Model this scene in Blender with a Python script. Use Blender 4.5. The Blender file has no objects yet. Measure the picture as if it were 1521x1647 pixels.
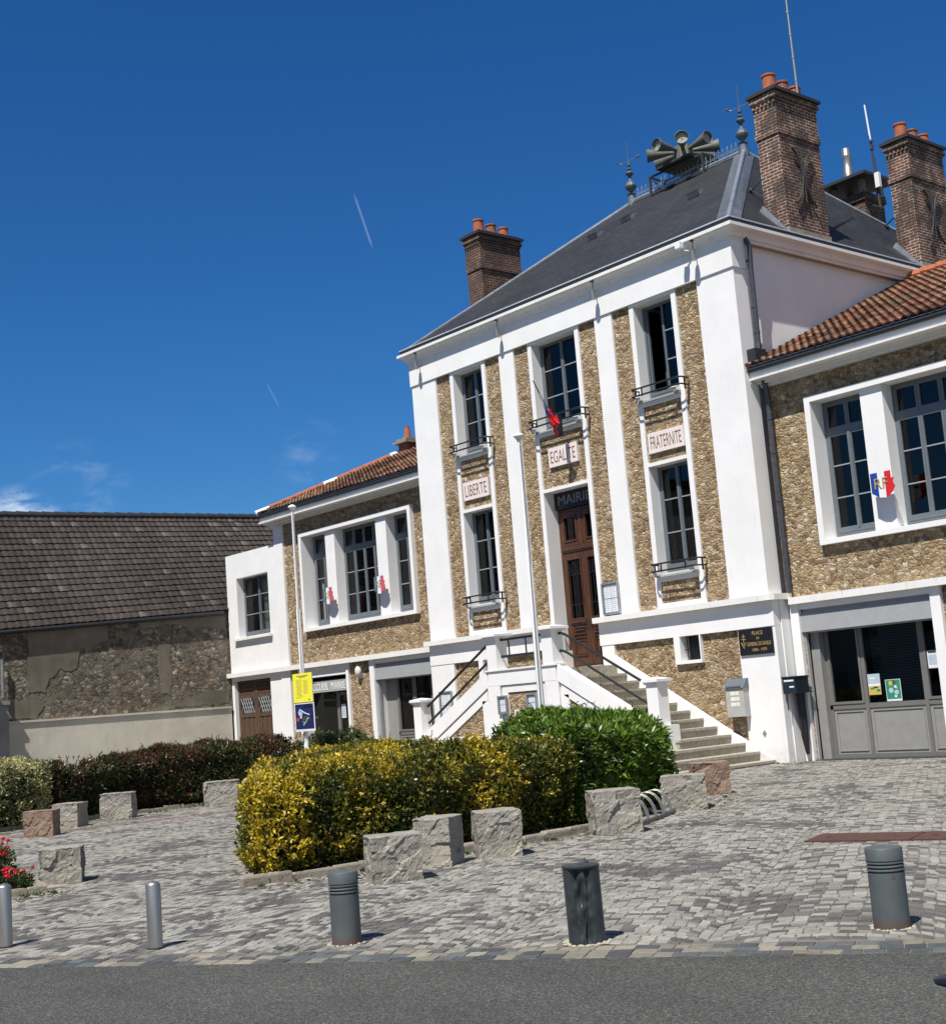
import bpy, math, random
import numpy as np
from mathutils import Vector, Matrix, noise
random.seed(7); np.random.seed(7)
C = bpy.context.scene.collection
sc = bpy.context.scene
# ------------------------------------------------------------ camera
F = 2198.3915; YAW = -0.86792251; PITCH = 0.14046467; ROLL = -0.0795020
CAM = Vector((17.0131, -22.05596, 1.6))
_f = Vector((math.sin(YAW)*math.cos(PITCH), math.cos(YAW)*math.cos(PITCH), math.sin(PITCH)))
_r = Vector((math.cos(YAW), -math.sin(YAW), 0)); _u = _r.cross(_f)
R2 = _r*math.cos(ROLL) + _u*math.sin(ROLL); U2 = -_r*math.sin(ROLL) + _u*math.cos(ROLL)
cam = bpy.data.cameras.new('camera'); co = bpy.data.objects.new('camera', cam); C.objects.link(co)
co.matrix_world = Matrix(((R2.x, U2.x, -_f.x, CAM.x), (R2.y, U2.y, -_f.y, CAM.y), (R2.z, U2.z, -_f.z, CAM.z), (0, 0, 0, 1)))
cam.sensor_fit = 'HORIZONTAL'; cam.sensor_width = 36; cam.lens = F/1521*36
cam.clip_start = 0.1; cam.clip_end = 3000
sc.camera = co
def raydir(x, y):
    return (_f*F + R2*(x-760.5) - U2*(y-823.5)).normalized()
# ------------------------------------------------------------ light
SUN = Vector((0.38, -1.0, 1.8)).normalized()
sun = bpy.data.lights.new('sun', 'SUN'); so = bpy.data.objects.new('sun', sun); C.objects.link(so)
sun.energy = 5.0; sun.angle = math.radians(0.5); sun.color = (1.0, 0.955, 0.885)
so.rotation_euler = SUN.to_track_quat('Z', 'Y').to_euler()
SUN_EL = math.asin(SUN.z); SUN_ROT = math.atan2(SUN.x, SUN.y)
SKY_STRENGTH = 0.072
sc.view_settings.view_transform = 'Standard'; sc.view_settings.look = 'None'
sc.view_settings.exposure = 0.44; sc.view_settings.gamma = 1; sc.view_settings.use_curve_mapping = False

def link(nt, a, b): nt.links.new(a, b)
def world():
    w = bpy.data.worlds.new("World"); sc.world = w; w.use_nodes = True
    nt = w.node_tree; bg = nt.nodes['Background']; bg.inputs[1].default_value = SKY_STRENGTH
    s = nt.nodes.new('ShaderNodeTexSky'); s.sky_type = 'NISHITA'; s.sun_disc = False
    s.sun_elevation = SUN_EL; s.sun_rotation = SUN_ROT; s.altitude = 200
    s.air_density = 1.0; s.dust_density = 0.1; s.ozone_density = 6.0
    hs = nt.nodes.new('ShaderNodeHueSaturation'); hs.inputs['Saturation'].default_value = 1.22; hs.inputs['Value'].default_value = 1.0
    mc = nt.nodes.new('ShaderNodeMix'); mc.data_type = 'RGBA'; mc.blend_type = 'MULTIPLY'; mc.inputs[0].default_value = 1.0; mc.inputs[7].default_value = (0.50, 0.775, 0.975, 1)
    link(nt, s.outputs[0], hs.inputs['Color']); link(nt, hs.outputs[0], mc.inputs[6])
    tc = nt.nodes.new('ShaderNodeTexCoord')
    col = mc.outputs[2]
    def math_(op, a, b=None, clamp=False):
        n = nt.nodes.new('ShaderNodeMath'); n.operation = op; n.use_clamp = clamp
        for i, v in enumerate((a, b)):
            if v is None: continue
            if isinstance(v, (int, float)): n.inputs[i].default_value = v
            else: link(nt, v, n.inputs[i])
        return n.outputs[0]
    def dot(v):
        n = nt.nodes.new('ShaderNodeVectorMath'); n.operation = 'DOT_PRODUCT'
        link(nt, tc.outputs['Generated'], n.inputs[0]); n.inputs[1].default_value = tuple(v); return n.outputs['Value']
    def smooth(v, a, b):
        n = nt.nodes.new('ShaderNodeMapRange'); n.interpolation_type = 'SMOOTHSTEP'
        link(nt, v, n.inputs[0]); n.inputs[1].default_value = a; n.inputs[2].default_value = b; return n.outputs[0]
    def add(mask, c):
        nonlocal col
        m = nt.nodes.new('ShaderNodeMix'); m.data_type = 'RGBA'
        link(nt, mask, m.inputs[0]); link(nt, col, m.inputs[6]); m.inputs[7].default_value = c; col = m.outputs[2]
    # low thin cirrus clouds at the left
    nz = nt.nodes.new('ShaderNodeTexNoise'); mp = nt.nodes.new('ShaderNodeMapping'); mp.inputs['Scale'].default_value = (1, 1, 2.6)
    link(nt, tc.outputs['Generated'], mp.inputs[0]); link(nt, mp.outputs[0], nz.inputs['Vector'])
    nz.inputs['Scale'].default_value = 22; nz.inputs['Detail'].default_value = 7; nz.inputs['Roughness'].default_value = 0.62; nz.inputs['Distortion'].default_value = 0.6
    for (px, py, r0, amp, t0) in ((30, 850, 0.033, 0.60, 0.36), (130, 785, 0.040, 0.11, 0.44), (495, 728, 0.03, 0.10, 0.42)):
        d = dot(raydir(px, py))
        near = smooth(d, math.cos(r0), math.cos(r0*0.15))
        m = math_('MULTIPLY', near, smooth(nz.outputs[0], t0, t0+0.28))
        add(math_('MULTIPLY', m, amp, True), (9.5, 10.4, 11.5, 1))
    # unseen broken cloud, added behind the camera to make the ambient light less blue
    n2 = nt.nodes.new('ShaderNodeTexNoise'); m2_ = nt.nodes.new('ShaderNodeMapping'); m2_.inputs['Scale'].default_value = (1, 1, 1.8)
    link(nt, tc.outputs['Generated'], m2_.inputs[0]); link(nt, m2_.outputs[0], n2.inputs['Vector']); n2.inputs['Scale'].default_value = 3.2; n2.inputs['Detail'].default_value = 8; n2.inputs['Roughness'].default_value = 0.6
    wide = smooth(dot(Vector((0.80, -0.48, 0.36)).normalized()), math.cos(1.0), math.cos(0.55))
    add(math_('MULTIPLY', wide, smooth(n2.outputs[0], 0.44, 0.60)), (8.2, 8.0, 7.6, 1))
    # two short contrails
    for (a, b, w0, amp) in (((568, 308), (600, 402), 0.0012, 0.17), ((428, 615), (450, 656), 0.0007, 0.12)):
        A, B = raydir(*a), raydir(*b); n = A.cross(B).normalized(); M = (A+B).normalized(); h = M.angle(A)
        side = math_('ABSOLUTE', dot(n))
        m1 = smooth(side, w0, w0*0.15); m2 = smooth(dot(M), math.cos(h), math.cos(h*0.6))
        add(math_('MULTIPLY', math_('MULTIPLY', m1, m2), amp), (7.5, 8.8, 10.2, 1))
    link(nt, col, bg.inputs[0])
world()
# ------------------------------------------------------------ materials
MATS = {}
class NT:
    def __init__(s, name):
        s.m = bpy.data.materials.new(name); s.m.use_nodes = True; s.nt = s.m.node_tree
        s.b = s.nt.nodes['Principled BSDF']; s.tc = s.nt.nodes.new('ShaderNodeTexCoord'); MATS[name] = s.m
        s.b.inputs['IOR'].default_value = 1.45
    def n(s, t, **k):
        n = s.nt.nodes.new('ShaderNode'+t)
        for a, v in k.items():
            if a in ('vec',): s.l(v, n.inputs['Vector'])
            elif hasattr(n, a) and not a in n.inputs: setattr(n, a, v)
            else: n.inputs[a].default_value = v
        return n
    def l(s, a, b): s.nt.links.new(a, b)
    def noise(s, scale, detail=4, rough=0.55, vec=None, dist=0.0):
        n = s.nt.nodes.new('ShaderNodeTexNoise'); n.inputs['Scale'].default_value = scale; n.inputs['Detail'].default_value = detail
        n.inputs['Roughness'].default_value = rough; n.inputs['Distortion'].default_value = dist
        s.l(vec or s.tc.outputs['Object'], n.inputs['Vector']); return n
    def ramp(s, v, stops, interp='LINEAR'):
        r = s.nt.nodes.new('ShaderNodeValToRGB'); r.color_ramp.interpolation = interp; e = r.color_ramp.elements
        while len(e) < len(stops): e.new(0.5)
        for i, (p, c) in enumerate(stops):
            e[i].position = p; e[i].color = (c, c, c, 1) if isinstance(c, (int, float)) else (*c, 1)
        s.l(v, r.inputs[0]); return r.outputs[0]
    def mix(s, f, a, b, mode='MIX'):
        m = s.nt.nodes.new('ShaderNodeMix'); m.data_type = 'RGBA'; m.blend_type = mode
        for v, i in ((f, 0), (a, 6), (b, 7)):
            if isinstance(v, (int, float)) : m.inputs[i].default_value = v if i == 0 else (v, v, v, 1)
            elif isinstance(v, tuple): m.inputs[i].default_value = (*v, 1)
            else: s.l(v, m.inputs[i])
        return m.outputs[2]
    def math(s, op, a, b=0.0, clamp=False):
        n = s.nt.nodes.new('ShaderNodeMath'); n.operation = op; n.use_clamp = clamp
        for i, v in enumerate((a, b)):
            if isinstance(v, (int, float)): n.inputs[i].default_value = v
            else: s.l(v, n.inputs[i])
        return n.outputs[0]
    def mapping(s, sc_, src=None, rot=(0, 0, 0)):
        m = s.nt.nodes.new('ShaderNodeMapping'); m.inputs['Scale'].default_value = sc_; m.inputs['Rotation'].default_value = rot
        s.l(src or s.tc.outputs['Object'], m.inputs[0]); return m.outputs[0]
    def color(s, c):
        if isinstance(c, tuple): s.b.inputs['Base Color'].default_value = (*c, 1)
        else: s.l(c, s.b.inputs['Base Color'])
    def rough(s, v):
        if isinstance(v, (int, float)): s.b.inputs['Roughness'].default_value = v
        else: s.l(v, s.b.inputs['Roughness'])
    def bump(s, h, dist, strength=1.0, prev=None):
        b = s.nt.nodes.new('ShaderNodeBump'); b.inputs['Distance'].default_value = dist; b.inputs['Strength'].default_value = strength
        s.l(h, b.inputs['Height'])
        if prev: s.l(prev, b.inputs['Normal'])
        s.l(b.outputs[0], s.b.inputs['Normal']); return b.outputs[0]

def plain(name, c, rough=0.6, metal=0.0, var=0.12, scale=6, bump=0.0):
    t = NT(name); nz = t.noise(scale, 5)
    t.color(t.mix(1.0, c, t.ramp(nz.outputs[0], [(0.3, 1-var), (0.7, 1+0*var)]), 'MULTIPLY'))
    t.rough(rough); t.b.inputs['Metallic'].default_value = metal
    if bump: t.bump(nz.outputs[0], bump)
    return t.m
def white_render(name, base, streak):
    t = NT(name)
    a = t.noise(1.1, 6, 0.6); b = t.noise(38, 3, 0.6); st = t.noise(3.2, 6, 0.7, t.mapping((2.6, 2.6, 0.4)), dist=0.6)
    c = t.mix(t.ramp(a.outputs[0], [(0.35, 0.0), (0.75, 1.0)]), base, tuple(x*0.90 for x in base))
    c = t.mix(t.math('MULTIPLY', t.ramp(st.outputs[0], [(0.56, 0.0), (0.80, 1.0)]), streak), c, (0.36, 0.34, 0.29))
    z = t.nt.nodes.new('ShaderNodeSeparateXYZ'); t.l(t.tc.outputs['Object'], z.inputs[0]); g = t.noise(4, 6, 0.7)
    spl = t.math('MULTIPLY', t.ramp(z.outputs[2], [(0.0, 1.0), (0.38, 0.0)]), t.ramp(g.outputs[0], [(0.38, 0.0), (0.62, 0.75)]))
    c = t.mix(spl, c, (0.40, 0.36, 0.29))
    t.color(c); t.rough(0.85); t.bump(b.outputs[0], 0.004, 0.5); return t.m
white_render('white_render', (0.765, 0.76, 0.745), 0.20)
white_render('white_ledge', (0.74, 0.73, 0.70), 0.85)
white_render('old_render', (0.60, 0.585, 0.54), 0.35)
plain('step_stone', (0.42, 0.385, 0.31), 0.85, var=0.4, scale=14, bump=0.004)
plain('frame_grey', (0.125, 0.145, 0.16), 0.45)
plain('frame_light', (0.30, 0.32, 0.34), 0.45)
plain('shutter_grey', (0.34, 0.35, 0.355), 0.5)
plain('shop_grey', (0.16, 0.155, 0.145), 0.45)
plain('shop_panel', (0.27, 0.265, 0.25), 0.5)
plain('zinc', (0.42, 0.46, 0.50), 0.4, 0.6, var=0.35, scale=5)
plain('zinc_light', (0.62, 0.66, 0.70), 0.45, 0.3, var=0.2)
plain('gutter_dark', (0.035, 0.04, 0.045), 0.45, 0.3)
plain('pipe_dark', (0.09, 0.10, 0.115), 0.45, 0.5, var=0.4, scale=10)
plain('iron_black', (0.012, 0.012, 0.014), 0.45)
plain('iron_dark', (0.035, 0.035, 0.035), 0.6)
plain('siren_green', (0.14, 0.155, 0.13), 0.6, 0.1, var=0.3, scale=8)
plain('siren_face', (0.33, 0.34, 0.30), 0.7)
plain('terracotta', (0.42, 0.13, 0.06), 0.85, var=0.35, scale=9)
plain('steel', (0.42, 0.405, 0.365), 0.38, 0.85, var=0.12)
plain('white_paint', (0.80, 0.80, 0.78), 0.4, var=0.08)
plain('plaque_pink', (0.74, 0.66, 0.62), 0.6, var=0.08)
plain('plaque_black', (0.012, 0.012, 0.014), 0.3)
plain('gold', (0.50, 0.36, 0.14), 0.45, 0.3)
plain('letter_red', (0.22, 0.11, 0.085), 0.7)
plain('finial_lead', (0.10, 0.125, 0.14), 0.5, 0.3)
plain('letter_grey', (0.22, 0.23, 0.24), 0.6)
plain('letter_white', (0.75, 0.75, 0.72), 0.6)
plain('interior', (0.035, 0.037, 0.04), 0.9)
plain('paper_white', (0.72, 0.74, 0.76), 0.6, var=0.15, scale=30)
plain('paper_yellow', (0.80, 0.76, 0.05), 0.6, var=0.06)
plain('ink', (0.05, 0.05, 0.06), 0.7)
plain('ink_blue', (0.012, 0.014, 0.09), 0.6)
plain('ink_pale', (0.42, 0.50, 0.58), 0.6)
plain('ink_red', (0.60, 0.05, 0.04), 0.6)
plain('ink_green', (0.03, 0.28, 0.17), 0.6, var=0.4, scale=25)
plain('ink_ochre', (0.55, 0.42, 0.08), 0.6)
plain('flag_blue', (0.006, 0.05, 0.30), 0.55)
plain('flag_white', (0.78, 0.78, 0.78), 0.55)
plain('flag_red', (0.62, 0.012, 0.02), 0.55)
plain('flag_red_faded', (0.55, 0.10, 0.16), 0.6)
plain('flag_blue_faded', (0.06, 0.15, 0.24), 0.6)
plain('mailbox_blue', (0.012, 0.022, 0.035), 0.4)
plain('box_grey', (0.40, 0.40, 0.38), 0.6)
plain('curtain', (0.72, 0.70, 0.60), 0.9)
plain('blind', (0.14, 0.19, 0.18), 0.7)
plain('mortar', (0.46, 0.42, 0.33), 0.9, var=0.5, scale=30)
plain('soil', (0.05, 0.038, 0.028), 0.95, var=0.5, scale=20, bump=0.01)
plain('hedge_core', (0.012, 0.018, 0.006), 0.95)
plain('stem_brown', (0.09, 0.05, 0.03), 0.9)
plain('lamp_glass', (0.62, 0.62, 0.60), 0.3)
plain('bollard_dark', (0.055, 0.068, 0.072), 0.45, 0.35, var=0.45, scale=9, bump=0.004)
plain('rust_plate', (0.092, 0.042, 0.029), 0.8, var=0.35, scale=16, bump=0.003)

def attr_mat(name, rough, spec=0.5, bump=0.0, bscale=60, nvar=0.3, nscale=30):
    t = NT(name); a = t.nt.nodes.new('ShaderNodeAttribute'); a.attribute_name = 'Col'
    nz = t.noise(nscale, 4)
    t.color(t.mix(1.0, a.outputs['Color'], t.ramp(nz.outputs[0], [(0.3, 1-nvar), (0.7, 1.0+0)]), 'MULTIPLY'))
    t.rough(rough); t.b.inputs['Specular IOR Level'].default_value = spec
    if bump: t.bump(t.noise(bscale, 4, 0.65).outputs[0], bump)
    return t
attr_mat('pavers', 0.72, 0.35, 0.004, 55, 0.28, 22)
attr_mat('tiles', 0.85, 0.25, 0.006, 30, 0.45, 12)
t = attr_mat('leaves', 0.38, 0.45, 0, nvar=0.1)
tr = t.nt.nodes.new('ShaderNodeBsdfTranslucent'); mx = t.nt.nodes.new('ShaderNodeMixShader'); mx.inputs[0].default_value = 0.18
aa = [n for n in t.nt.nodes if n.type == 'ATTRIBUTE'][0]; t.l(aa.outputs['Color'], tr.inputs[0]); out = t.nt.nodes['Material Output']
t.l(t.b.outputs[0], mx.inputs[1]); t.l(tr.outputs[0], mx.inputs[2]); t.l(mx.outputs[0], out.inputs[0])

def rubble(name, stops, mortar, scale=8.0, bumpd=0.035, aspect=1.25, mort=0.06, cover=None):
    t = NT(name)
    wob = t.noise(3.2, 4, 0.6)
    v = t.nt.nodes.new('ShaderNodeVectorMath'); v.operation = 'MULTIPLY_ADD'
    t.l(wob.outputs['Color'], v.inputs[0]); v.inputs[1].default_value = (0.22, 0.22, 0.22); t.l(t.mapping((1, 1, aspect)), v.inputs[2])
    v2 = t.nt.nodes.new('ShaderNodeVectorMath'); v2.operation = 'MULTIPLY_ADD'
    w2 = t.noise(14, 3, 0.6); t.l(w2.outputs['Color'], v2.inputs[0]); v2.inputs[1].default_value = (0.13, 0.13, 0.13); t.l(v.outputs[0], v2.inputs[2])
    vec = v2.outputs[0]
    def vor(feat, sc_):
        n = t.nt.nodes.new('ShaderNodeTexVoronoi'); n.feature = feat; n.inputs['Scale'].default_value = sc_; t.l(vec, n.inputs['Vector']); return n
    cell = vor('F1', scale); edge = vor('DISTANCE_TO_EDGE', scale); c2 = vor('F1', scale*2.7)
    sep = t.nt.nodes.new('ShaderNodeSeparateColor'); t.l(cell.outputs['Color'], sep.inputs[0])
    col = t.ramp(sep.outputs[0], stops)
    big = t.noise(1.3, 4, 0.6); fine = t.noise(24, 6, 0.7); pits = t.noise(60, 3, 0.7)
    col = t.mix(1.0, col, t.ramp(fine.outputs[0], [(0.28, 0.40), (0.62, 1.15)]), 'MULTIPLY')
    col = t.mix(1.0, col, t.ramp(big.outputs[0], [(0.3, 0.80), (0.7, 1.08)]), 'MULTIPLY')
    # a few rust coloured and cream stones
    col = t.mix(t.math('MULTIPLY', t.ramp(sep.outputs[1], [(0.955, 0.0), (0.965, 1.0)]), 0.8), col, (0.62, 0.54, 0.40))
    col = t.mix(t.math('MULTIPLY', t.ramp(sep.outputs[2], [(0.965, 0.0), (0.975, 1.0)]), 0.5), col, (0.42, 0.20, 0.07))
    em = t.ramp(edge.outputs['Distance'], [(0.0, 0.0), (mort, 1.0)])
    mv = t.ramp(t.noise(7, 3).outputs[0], [(0.35, 0.55), (0.65, 1.0)])
    col = t.mix(em, t.mix(1.0, mortar, mv, 'MULTIPLY'), col)
    cm = None
    if cover:
        cn = t.noise(0.75, 8, 0.72, dist=0.8); cm = t.ramp(cn.outputs[0], [(0.50, 0.0), (0.56, 1.0)]); cv = t.mix(1.0, cover, t.ramp(big.outputs[0], [(0.3, 0.6), (0.7, 1.1)]), 'MULTIPLY'); col = t.mix(t.math('MULTIPLY', cm, 0.9), col, cv)
    t.color(col); t.rough(0.92)
    h = t.math('ADD', t.math('MULTIPLY', t.ramp(edge.outputs['Distance'], [(0.0, 0.0), (0.30, 1.0)], 'EASE'), 0.75),
               t.math('MULTIPLY', fine.outputs[0], 0.7))
    h = t.math('ADD', h, t.math('MULTIPLY', sep.outputs[2], 0.45)); h = t.math('ADD', h, t.math('MULTIPLY', pits.outputs[0], 0.25))
    if cover: h = t.math('MULTIPLY', h, t.math('SUBTRACT', 1.15, cm))
    t.bump(h, bumpd, 1.0); return t
rubble('millstone', [(0.0, (0.22, 0.142, 0.074)), (0.25, (0.35, 0.24, 0.13)), (0.5, (0.47, 0.335, 0.185)), (0.75, (0.60, 0.46, 0.275)), (1.0, (0.43, 0.33, 0.215))], (0.33, 0.25, 0.16), 9.0, 0.034, 1.6)
rubble('barn_rubble', [(0.0, (0.10, 0.085, 0.065)), (0.3, (0.20, 0.17, 0.13)), (0.6, (0.30, 0.255, 0.195)), (0.88, (0.40, 0.36, 0.29)), (1.0, (0.24, 0.16, 0.10))], (0.22, 0.19, 0.145), 7.0, 0.06, cover=(0.19, 0.167, 0.13))
def cement(name, base, dark):
    t = NT(name); a = t.noise(0.9, 7, 0.65); st = t.noise(3, 5, 0.6, t.mapping((2.5, 2.5, 0.3))); f = t.noise(30, 4, 0.6)
    c = t.mix(t.ramp(a.outputs[0], [(0.35, 0.0), (0.7, 1.0)]), base, dark)
    c = t.mix(t.math('MULTIPLY', t.ramp(st.outputs[0], [(0.5, 0.0), (0.75, 1.0)]), 0.5), c, dark)
    t.color(c); t.rough(0.9); t.bump(t.math('ADD', a.outputs[0], t.math('MULTIPLY', f.outputs[0], 0.3)), 0.03, 0.6); return t.m
cement('barn_cement', (0.66, 0.625, 0.53), (0.50, 0.47, 0.39))
cement('barn_patch', (0.20, 0.176, 0.138), (0.11, 0.096, 0.074))
cement('grey_post', (0.36, 0.35, 0.33), (0.22, 0.21, 0.19))

def brick(name, c1, c2, mortar, sc_=1.0, soot=0.5, msize=0.012):
    t = NT(name); b = t.nt.nodes.new('ShaderNodeTexBrick'); t.l(t.tc.outputs['UV'], b.inputs['Vector'])
    b.inputs['Scale'].default_value = 1.0; b.inputs['Brick Width'].default_value = 0.22*sc_; b.inputs['Row Height'].default_value = 0.072*sc_
    b.inputs['Mortar Size'].default_value = msize; b.inputs['Mortar Smooth'].default_value = 0.2; b.inputs['Bias'].default_value = -0.1
    b.inputs['Color1'].default_value = (*c1, 1); b.inputs['Color2'].default_value = (*c2, 1); b.inputs['Mortar'].default_value = (*mortar, 1)
    a = t.noise(2.2, 6, 0.65); f = t.noise(18, 5, 0.6)
    c = t.mix(1.0, b.outputs['Color'], t.ramp(f.outputs[0], [(0.3, 0.55), (0.7, 1.15)]), 'MULTIPLY')
    c = t.mix(t.math('MULTIPLY', t.ramp(a.outputs[0], [(0.42, 0.0), (0.56, 1.0)]), soot), c, (0.035, 0.027, 0.022))
    t.color(c); t.rough(0.9); t.bump(t.math('ADD', t.math('MULTIPLY', b.outputs['Fac'], -1.0), t.math('MULTIPLY', f.outputs[0], 0.4)), 0.012, 0.9); return t.m
brick('chimney_brick', (0.21, 0.066, 0.038), (0.075, 0.036, 0.026), (0.46, 0.41, 0.33), 1.0, 0.75)
brick('chimney_brick_dark', (0.16, 0.058, 0.034), (0.07, 0.035, 0.025), (0.26, 0.21, 0.16), 1.0, 0.6)
brick('chimney_brick_red', (0.30, 0.09, 0.05), (0.22, 0.07, 0.04), (0.30, 0.20, 0.14), 1.0, 0.1)
def slate():
    t = NT('slate'); b = t.nt.nodes.new('ShaderNodeTexBrick'); t.l(t.tc.outputs['UV'], b.inputs['Vector'])
    b.inputs['Scale'].default_value = 1.0; b.inputs['Brick Width'].default_value = 0.22; b.inputs['Row Height'].default_value = 0.12
    b.inputs['Mortar Size'].default_value = 0.006; b.inputs['Color1'].default_value = (0.021, 0.022, 0.024, 1); b.inputs['Color2'].default_value = (0.031, 0.032, 0.035, 1); b.inputs['Mortar'].default_value = (0.011, 0.011, 0.012, 1)
    a = t.noise(0.7, 5, 0.6); f = t.noise(7, 4)
    c = t.mix(1.0, b.outputs['Color'], t.ramp(a.outputs[0], [(0.3, 0.75), (0.7, 1.15)]), 'MULTIPLY')
    c = t.mix(1.0, c, t.ramp(f.outputs[0], [(0.3, 0.8), (0.7, 1.2)]), 'MULTIPLY')
    t.color(c); t.rough(0.62); t.b.inputs['Specular IOR Level'].default_value = 0.35
    t.bump(t.math('ADD', t.math('MULTIPLY', b.outputs['Fac'], -0.6), f.outputs[0]), 0.008, 0.6)
slate()
def wood():
    t = NT('door_wood'); w = t.noise(5, 6, 0.65, t.mapping((9, 9, 0.7)))
    t.color(t.ramp(w.outputs[0], [(0.3, (0.028, 0.012, 0.006)), (0.55, (0.082, 0.034, 0.017)), (0.8, (0.14, 0.065, 0.033))])); t.rough(0.5)
    t.bump(w.outputs[0], 0.004, 0.5)
    t = NT('old_wood'); w = t.noise(5, 6, 0.7, t.mapping((16, 16, 0.5)))
    t.color(t.ramp(w.outputs[0], [(0.3, (0.030, 0.017, 0.010)), (0.55, (0.095, 0.052, 0.030)), (0.8, (0.19, 0.125, 0.08))])); t.rough(0.8)
    t.bump(w.outputs[0], 0.01, 0.7)
wood()
def glass(nm, tint, k0):
    t = NT(nm); nt = t.nt; out = nt.nodes['Material Output']
    tr = nt.nodes.new('ShaderNodeBsdfTransparent'); tr.inputs[0].default_value = (*tint, 1)
    gl = nt.nodes.new('ShaderNodeBsdfGlossy'); gl.inputs['Roughness'].default_value = 0.01
    fr = nt.nodes.new('ShaderNodeFresnel'); fr.inputs[0].default_value = 1.52
    nz = t.noise(0.9, 2); b = nt.nodes.new('ShaderNodeBump'); b.inputs['Distance'].default_value = 0.008; b.inputs['Strength'].default_value = 0.35
    t.l(nz.outputs[0], b.inputs['Height']); t.l(b.outputs[0], gl.inputs['Normal'])
    mx = nt.nodes.new('ShaderNodeMixShader'); k = t.math('MULTIPLY', fr.outputs[0], k0, True)
    t.l(k, mx.inputs[0]); t.l(tr.outputs[0], mx.inputs[1]); t.l(gl.outputs[0], mx.inputs[2]); t.l(mx.outputs[0], out.inputs[0])
glass('window_glass', (0.40, 0.47, 0.50), 0.95); glass('clear_glass', (0.80, 0.84, 0.84), 0.8)
def asphalt():
    t = NT('asphalt'); v = t.nt.nodes.new('ShaderNodeTexVoronoi'); v.inputs['Scale'].default_value = 110; t.l(t.tc.outputs['Object'], v.inputs['Vector'])
    a = t.noise(1.0, 5, 0.6); f = t.noise(140, 2)
    sep = t.nt.nodes.new('ShaderNodeSeparateColor'); t.l(v.outputs['Color'], sep.inputs[0])
    c = t.ramp(sep.outputs[0], [(0.0, (0.028, 0.029, 0.026)), (0.5, (0.055, 0.0555, 0.049)), (0.9, (0.10, 0.098, 0.085)), (1.0, (0.16, 0.155, 0.14))])
    c = t.mix(1.0, c, t.ramp(a.outputs[0], [(0.3, 0.86), (0.7, 1.08)]), 'MULTIPLY')
    st = t.noise(0.35, 6, 0.65, t.mapping((0.4, 1.6, 1), rot=(0, 0, 0.54))); c = t.mix(1.0, c, t.ramp(st.outputs[0], [(0.35, 0.82), (0.6, 1.08)]), 'MULTIPLY')
    t.color(c); t.rough(0.85); t.bump(t.math('ADD', v.outputs['Distance'], f.outputs[0]), 0.006, 0.8)
asphalt()
def granite(name, light, dark, tint):
    t = NT(name); f = t.noise(95, 3, 0.7); g = t.noise(6, 6, 0.65); m = t.noise(2.2, 4)
    c = t.mix(t.ramp(f.outputs[0], [(0.35, 0.0), (0.65, 1.0)]), dark, light)
    c = t.mix(1.0, c, t.ramp(g.outputs[0], [(0.3, 0.72), (0.7, 1.08)]), 'MULTIPLY')
    c = t.mix(t.math('MULTIPLY', t.ramp(m.outputs[0], [(0.5, 0.0), (0.75, 1.0)]), 0.5), c, tint)
    t.color(c); t.rough(0.85); t.bump(t.math('ADD', t.math('MULTIPLY', g.outputs[0], 1.0), t.math('MULTIPLY', f.outputs[0], 0.1)), 0.03, 0.8)
granite('granite_grey', (0.37, 0.345, 0.295), (0.17, 0.16, 0.14), (0.32, 0.28, 0.20))
granite('granite_pink', (0.32, 0.225, 0.165), (0.13, 0.085, 0.066), (0.33, 0.22, 0.14))
granite('kerb_stone', (0.36, 0.32, 0.25), (0.18, 0.155, 0.125), (0.28, 0.21, 0.15))
def rusty():
    t = NT('bollard_rust'); a = t.noise(9, 6, 0.65); z = t.nt.nodes.new('ShaderNodeSeparateXYZ'); t.l(t.tc.outputs['Object'], z.inputs[0])
    s2 = t.noise(14, 4, 0.6, t.mapping((1, 1, 0.12)))
    low = t.ramp(z.outputs[2], [(0.0, 0.9), (0.08, 0.0)])
    m = t.math('ADD', t.ramp(a.outputs[0], [(0.63, 0.0), (0.67, 0.9)]), t.math('MULTIPLY', low, 0.8), True)
    m = t.math('ADD', m, t.ramp(s2.outputs[0], [(0.66, 0.0), (0.74, 0.8)]), True)
    g = t.mix(t.noise(5, 5).outputs[0], (0.055, 0.068, 0.072), (0.125, 0.145, 0.147))
    t.color(t.mix(m, g, (0.12, 0.055, 0.032))); t.rough(0.6); t.b.inputs['Metallic'].default_value = 0.2; t.bump(a.outputs[0], 0.004, 0.5)
rusty()
t = NT('paving_sand'); a = t.noise(9, 5); t.color(t.ramp(a.outputs[0], [(0.3, (0.10, 0.09, 0.075)), (0.7, (0.17, 0.155, 0.125))])); t.rough(0.95)
M = MATS
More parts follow.
